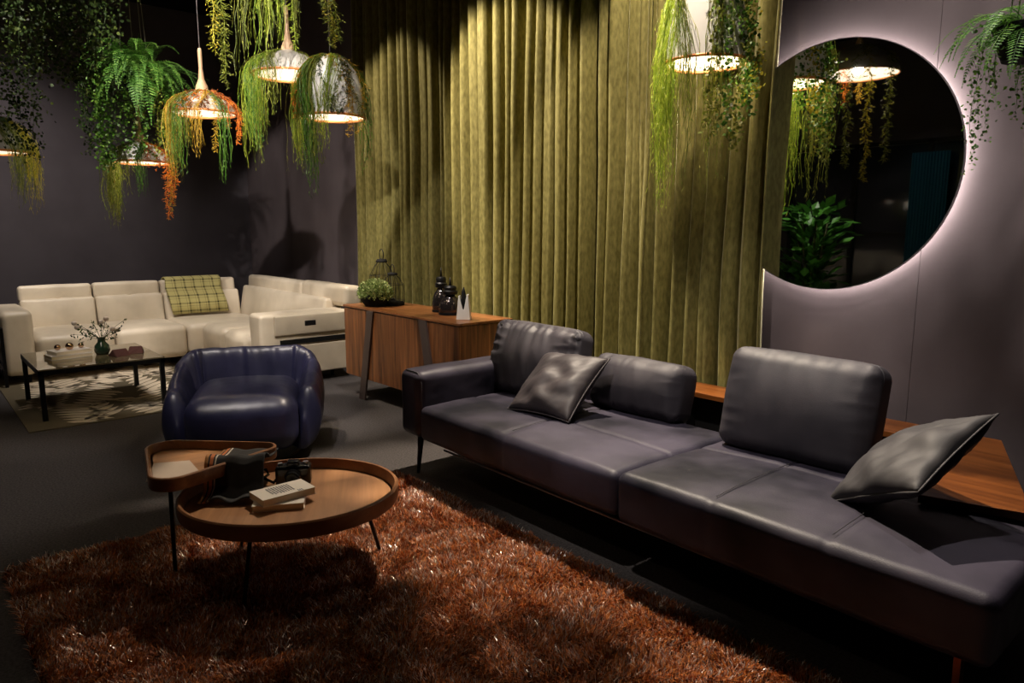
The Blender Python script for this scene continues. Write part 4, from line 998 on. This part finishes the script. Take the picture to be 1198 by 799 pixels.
# L1: lamp cut by the left edge
c1 = at(-4, 178, 5.1); _, p1 = pendant('dark shallow pendant lamp with glowing rim at the left edge', c1, .22, .26, 'dome', 2, 'shade_grey', False)
garland('trailing_garland', 'yellow green tuft hanging from the lamp at the left edge', 'hanging plant',
        [dict(kind='thread', path=over(c1, p1, a, Lh), thick=.05, dens=2.6, sc=1.1, color=c) for a, Lh, c in ((0, .42, 'yellow'), (-15, .40, 'olive'), (15, .36, 'yellow'), (-30, .34, 'olive'))], 'gold', 15, c1)

# hanging fern basket
cf = at(162, 90, 5.3)
hf = thing('hanging_fern', 'bright green fern in a hanging basket left of the moss covered lamp', 'hanging plant', cf)
b = MB(); b.lathe([(0, -.10), (.08, -.10), (.12, -.03), (.13, .02), (.115, .02), (.105, -.02), (0, -.03)], n=28); b.build('basket', M['blackmatte'], hf, autos=40)
pot_cords(hf, cf, .12, ZC - cf.z)
rnd = random.Random(77)
for k in range(64):
    a = rnd.uniform(0, 2 * PI) if k % 3 else -PI / 2 + YAW + rnd.uniform(-1.2, 1.6); el = rnd.uniform(-.1, 1.2); d = Vector((math.cos(a) * math.cos(el), math.sin(a) * math.cos(el), math.sin(el)))
    b = MB(); frond(b, Vector((math.cos(a) * .05, math.sin(a) * .05, .02)), d, rnd.uniform(.34, .58), rnd.uniform(.060, .085), rnd, rnd.uniform(1.0, 2.2)); b.build('frond', G['fern'], hf, smooth=False)
for a, Lf in ((10, .46), (20, .40)):
    d = scr(a, 1) + Vector((0, 0, .35)); b = MB(); frond(b, scr(a, .05) + Vector((0, 0, .02)), d, Lf, .06, rnd, .5); b.build('frond', G['fern'], hf, smooth=False)
b = MB(); frond(b, Vector((0, 0, .02)), Vector((.1, .05, 1)), .28, .05, rnd, .15); b.build('frond', G['fern'], hf, smooth=False)
st = []
for a, r, Lh, c in ((180, .30, .62, 'green'), (195, .34, .50, 'dark'), (210, .28, .68, 'green'), (225, .22, .62, 'green'), (240, .2, .5, 'dark'), (255, .17, .52, 'green'), (270, .16, .60, 'green'), (285, .17, .46, 'olive'), (300, .22, .55, 'green'), (320, .25, .60, 'olive'), (340, .26, .50, 'green'), (170, .36, .45, 'dark'), (188, .40, .38, 'green'), (200, .22, .66, 'green'), (350, .2, .42, 'green'), (215, .36, .58, 'dark'), (232, .3, .66, 'green'), (0, .15, .5, 'green')):
    q = cf + scr(a, r); st.append(dict(kind='round', path=[cf + scr(a, .08), cf + scr(a, r * .7) + Vector((0, 0, .04)), q + Vector((0, 0, -.06)), q + Vector((0, 0, -Lh))], thick=.055, dens=1.1, color=c, sc=1.3))
garland('trailing_vine', 'round leaved vine cascading below the hanging fern', 'hanging plant', st, 'green', 78, cf)

# dark vines, top left
st = []
for u, v0, v1, d, c in ((5, -60, 120, 4.2, 'dark'), (22, -60, 150, 4.3, 'dark'), (38, -60, 175, 4.5, 'dark'), (12, -60, 170, 4.6, 'dark'), (30, 60, 185, 4.4, 'dark'), (50, -50, 95, 4.2, 'dark')):
    st.append(dict(kind='round', path=[at(u + 4, v0, d), at(u, (v0 + v1) / 2, d), at(u, v1, d)], thick=.10, dens=1.6, color=c, sc=1.2))
garland('trailing_vine', 'long dark vine hanging in the top left corner above the edge lamp', 'hanging plant', st, 'dark', 81, at(20, -60, 4.3))
st = []
for u, v0, v1, d in ((70, -60, 82, 4.0), (84, -60, 98, 4.1), (96, -60, 100, 4.2), (108, -60, 92, 4.0), (120, -60, 70, 4.1), (130, -60, 55, 4.2), (58, -60, 60, 4.0), (76, 0, 100, 4.2), (104, 0, 95, 4.3), (45, -60, 60, 3.9)):
    st.append(dict(kind='round', path=[at(u, v0, d), at(u + 3, (v0 + v1) / 2, d), at(u, v1, d)], thick=.085, dens=1.7, color='dark', sc=1.2))
garland('trailing_vine', 'bushy dark round leaved vine hanging left of the fern cords', 'hanging plant', st, 'dark', 82, at(90, -60, 4.1))

# spiky garlands, top centre
def topg(label, items, seed, d=4.3):
    st = []
    for u, v0, v1, dd, kind, c, th in items:
        st.append(dict(kind=kind, path=[at(u - 4, v0, dd), at(u, 0, dd), at(u + (4 if kind == 'spike' else 0), v1, dd)], thick=th, dens=1.3, color=c))
    garland('hanging_garland', label, 'hanging plant', st, 'olive', seed, at(items[0][0], items[0][1], d), 'spiky garlands at the top centre')
topg('leafy olive garland, leftmost of the row hanging in front of the moss covered lamp', [(248, -70, 60, 3.9, 'spike', 'yellow', .06), (262, -70, 100, 3.9, 'spike', 'olive', .06), (255, -70, 80, 4.0, 'spike', 'olive', .05)], 91)
topg('thin stringy garland second from the left at the top', [(284, -70, 98, 4.1, 'thread', 'olive', .04), (278, -70, 30, 4.0, 'thread', 'olive', .04)], 92)
topg('dense thread garland above the shallow lamp', [(302, -70, 84, 4.2, 'thread', 'lime', .05), (310, -70, 70, 4.2, 'thread', 'olive', .05), (325, -70, 65, 4.3, 'thread', 'lime', .05), (318, -70, 60, 4.2, 'thread', 'lime', .05)], 93)
topg('short spiky garland left of the wooden stem', [(341, -70, 55, 4.3, 'spike', 'lime', .05), (347, -70, 52, 4.2, 'thread', 'olive', .04)], 94)
topg('short olive garland hanging right of the wooden stem beside the curtain', [(380, -70, 50, 4.0, 'spike', 'olive', .055), (392, -70, 46, 4.0, 'spike', 'olive', .055), (386, -70, 52, 4.1, 'spike', 'yellow', .05)], 95)

# unseen planter added above the frame for rug shade and to carry the spiky garlands
pc = Vector((-4.32, 2.0, 3.12))
tr = thing('added_planter', 'unseen long black planter box added above the spiky garlands', 'planter', pc)
b = MB(); b.box((0, 0, .0), (.09, .80, .006)); b.box((.09, 0, .06), (.004, .80, .06)); b.box((-.09, 0, .06), (.004, .80, .06)); b.box((0, .80, .06), (.09, .004, .06)); b.box((0, -.80, .06), (.09, .004, .06)); b.build('box', M['blackmatte'], tr, smooth=False)
for y in (-.6, .6): b = MB(); b.tube([(0, y, .12), (0, y, ZC - pc.z)], .003, 6); b.build('cord', M['cord'], tr)
pb = Vector((-3.22, 2.62, 3.30))  # unseen basket and vine, added to throw shade on the rug's left part
hb = thing('shade_basket', 'unseen black basket added above the frame to carry the shading vine', 'hanging basket', pb)
b = MB(); b.lathe([(0, -.12), (.10, -.12), (.16, -.04), (.17, .02), (.155, .02), (.15, -.03), (0, -.04)], n=28); b.build('bowl', M['blackmatte'], hb, autos=40)
pot_cords(hb, pb, .16, ZC - pb.z)
rnd = random.Random(8); st = []
for k in range(130):  # vine shaped to stand between the key spot and the rug
    x = rnd.uniform(-3.72, -2.74); y1 = 2.83 + 0.12 * smooth((x + 3.25) / .2) + .05 * math.sin(x * 23); y = rnd.uniform(2.42, y1); z = rnd.uniform(3.25, 3.45)
    st.append(dict(kind='round', path=[tuple(pb + Vector((0, 0, .02))), (x, y, z), (x, y, z - rnd.uniform(.15, .32))], thick=.05, dens=1.5, color='dark', sc=2.5))
garland('trailing_vine', 'unseen bushy vine added above the frame to shade the left of the rug', 'hanging plant', st, 'dark', 96, pb)

# right fern
cr = at(1206, 30, 2.6)
rf = thing('hanging_fern', 'green fern hanging at the right edge in front of the grey wall', 'hanging plant', cr)
b = MB(); b.lathe([(0, -.12), (.08, -.12), (.11, -.04), (.12, 0), (.105, 0), (.1, -.03), (0, -.04)], n=28); b.build('basket', M['blackmatte'], rf, autos=40)
pot_cords(rf, cr, .11, ZC - cr.z)
rnd = random.Random(31)
for k in range(30):
    a = rnd.uniform(0, 2 * PI); el = rnd.uniform(-.1, .9); d = Vector((math.cos(a) * math.cos(el), math.sin(a) * math.cos(el), math.sin(el)))
    b = MB(); frond(b, Vector((math.cos(a) * .04, math.sin(a) * .04, 0)), d, rnd.uniform(.26, .38), rnd.uniform(.035, .05), rnd, rnd.uniform(.9, 1.7)); b.build('frond', G['fern'], rf, smooth=False)
for a, el, Lf in ((180, .25, .36), (195, .1, .38), (210, .0, .34), (170, .5, .34), (225, -.2, .32)):
    d = scr(a, 1) + Vector((0, 0, el)); b = MB(); frond(b, scr(a, .03), d, Lf, .048, rnd, 1.0); b.build('frond', G['fern'], rf, smooth=False)
st = []
for a, r, Lh in ((180, .22, .62), (188, .25, .70), (200, .16, .40), (220, .12, .45), (250, .10, .52), (280, .08, .55), (170, .18, .5), (210, .24, .38), (195, .20, .55)):
    q = cr + scr(a, r * .82); st.append(dict(kind='round', path=[cr + scr(a, .06), cr + scr(a, r * .7), q + Vector((0, 0, -.08)), q + Vector((0, 0, -Lh * .75))], thick=.03, dens=.8, color='green', sc=.75))
garland('trailing_vine', 'fine leaved vine trailing below the fern at the right edge', 'hanging plant', st, 'green', 32, cr)

# ---------------------------------------------------------------- seen only in the mirror
cm = Vector((-3.63, -.15, 3.03)); _, pm_ = pendant('large pendant lamp whose reflection shows in the round mirror', cm, .40, .30, 'dome', 12, 'shade_grey')
garland('trailing_garland', 'yellow green garland on the lamp reflected in the round mirror', 'hanging plant',
        [dict(kind='spike', path=over(cm, pm_, a, Lh), thick=.07, dens=1.0, color=c, sc=1.8) for a, Lh, c in ((0, 1.1, 'yellow'), (25, .95, 'olive'), (60, .6, 'gold'), (90, .8, 'yellow'), (115, .5, 'olive'), (150, .25, 'orange'), (180, .22, 'orange'), (-30, .9, 'olive'), (200, .2, 'gold'), (100, .3, 'orange'))], 'yellow', 71, cm)
pl = thing('potted_shrub', 'broad leaved green shrub reflected at the bottom of the round mirror', 'plant', (-4.75, -1.6, 0))
b = MB(); b.lathe([(0, 0), (.18, 0), (.24, .45), (.22, .45), (.2, .4), (0, .4)], n=32); b.build('pot', M['blackmatte'], pl, autos=40)
rnd = random.Random(2); b = MB()
for _ in range(420):
    q = Vector((rnd.gauss(0, .16), rnd.gauss(0, .2), rnd.uniform(.5, 1.7))); d = (Vector((q.x, q.y, .15)).normalized() + rvec(rnd) * .5).normalized(); nn = (UP + rvec(rnd) * .4).normalized(); s_ = d.cross(nn).normalized(); Lf = rnd.uniform(.16, .26); w_ = Lf * .25
    m1 = q + d * Lf * .5 - UP * .01; tip = q + d * Lf - UP * .03
    b.add([q, m1 + s_ * w_, tip, m1 - s_ * w_, m1 - nn * .015], [(0, 1, 4), (1, 2, 4), (4, 2, 3), (0, 4, 3)])
b.build('leaves', islandmat('broad_leaves', [(0, (0.02, 0.08, .01)), (1, (0.10, 0.32, .04))], .4, .4, .15), pl, smooth=False)
b = MB()
for k in range(7): a = k * .9; b.tube([(.03 * math.cos(a), .03 * math.sin(a), .38), (.12 * math.cos(a), .12 * math.sin(a), 1.0), (.2 * math.cos(a), .2 * math.sin(a), 1.5)], .010, 6)
b.build('stems', M['stem'], pl)
spot('spot_shrub', (-4.2, -.7, 4.0), (-4.75, -1.6, 1.3), 200, 34, .6, .06, NEUT)
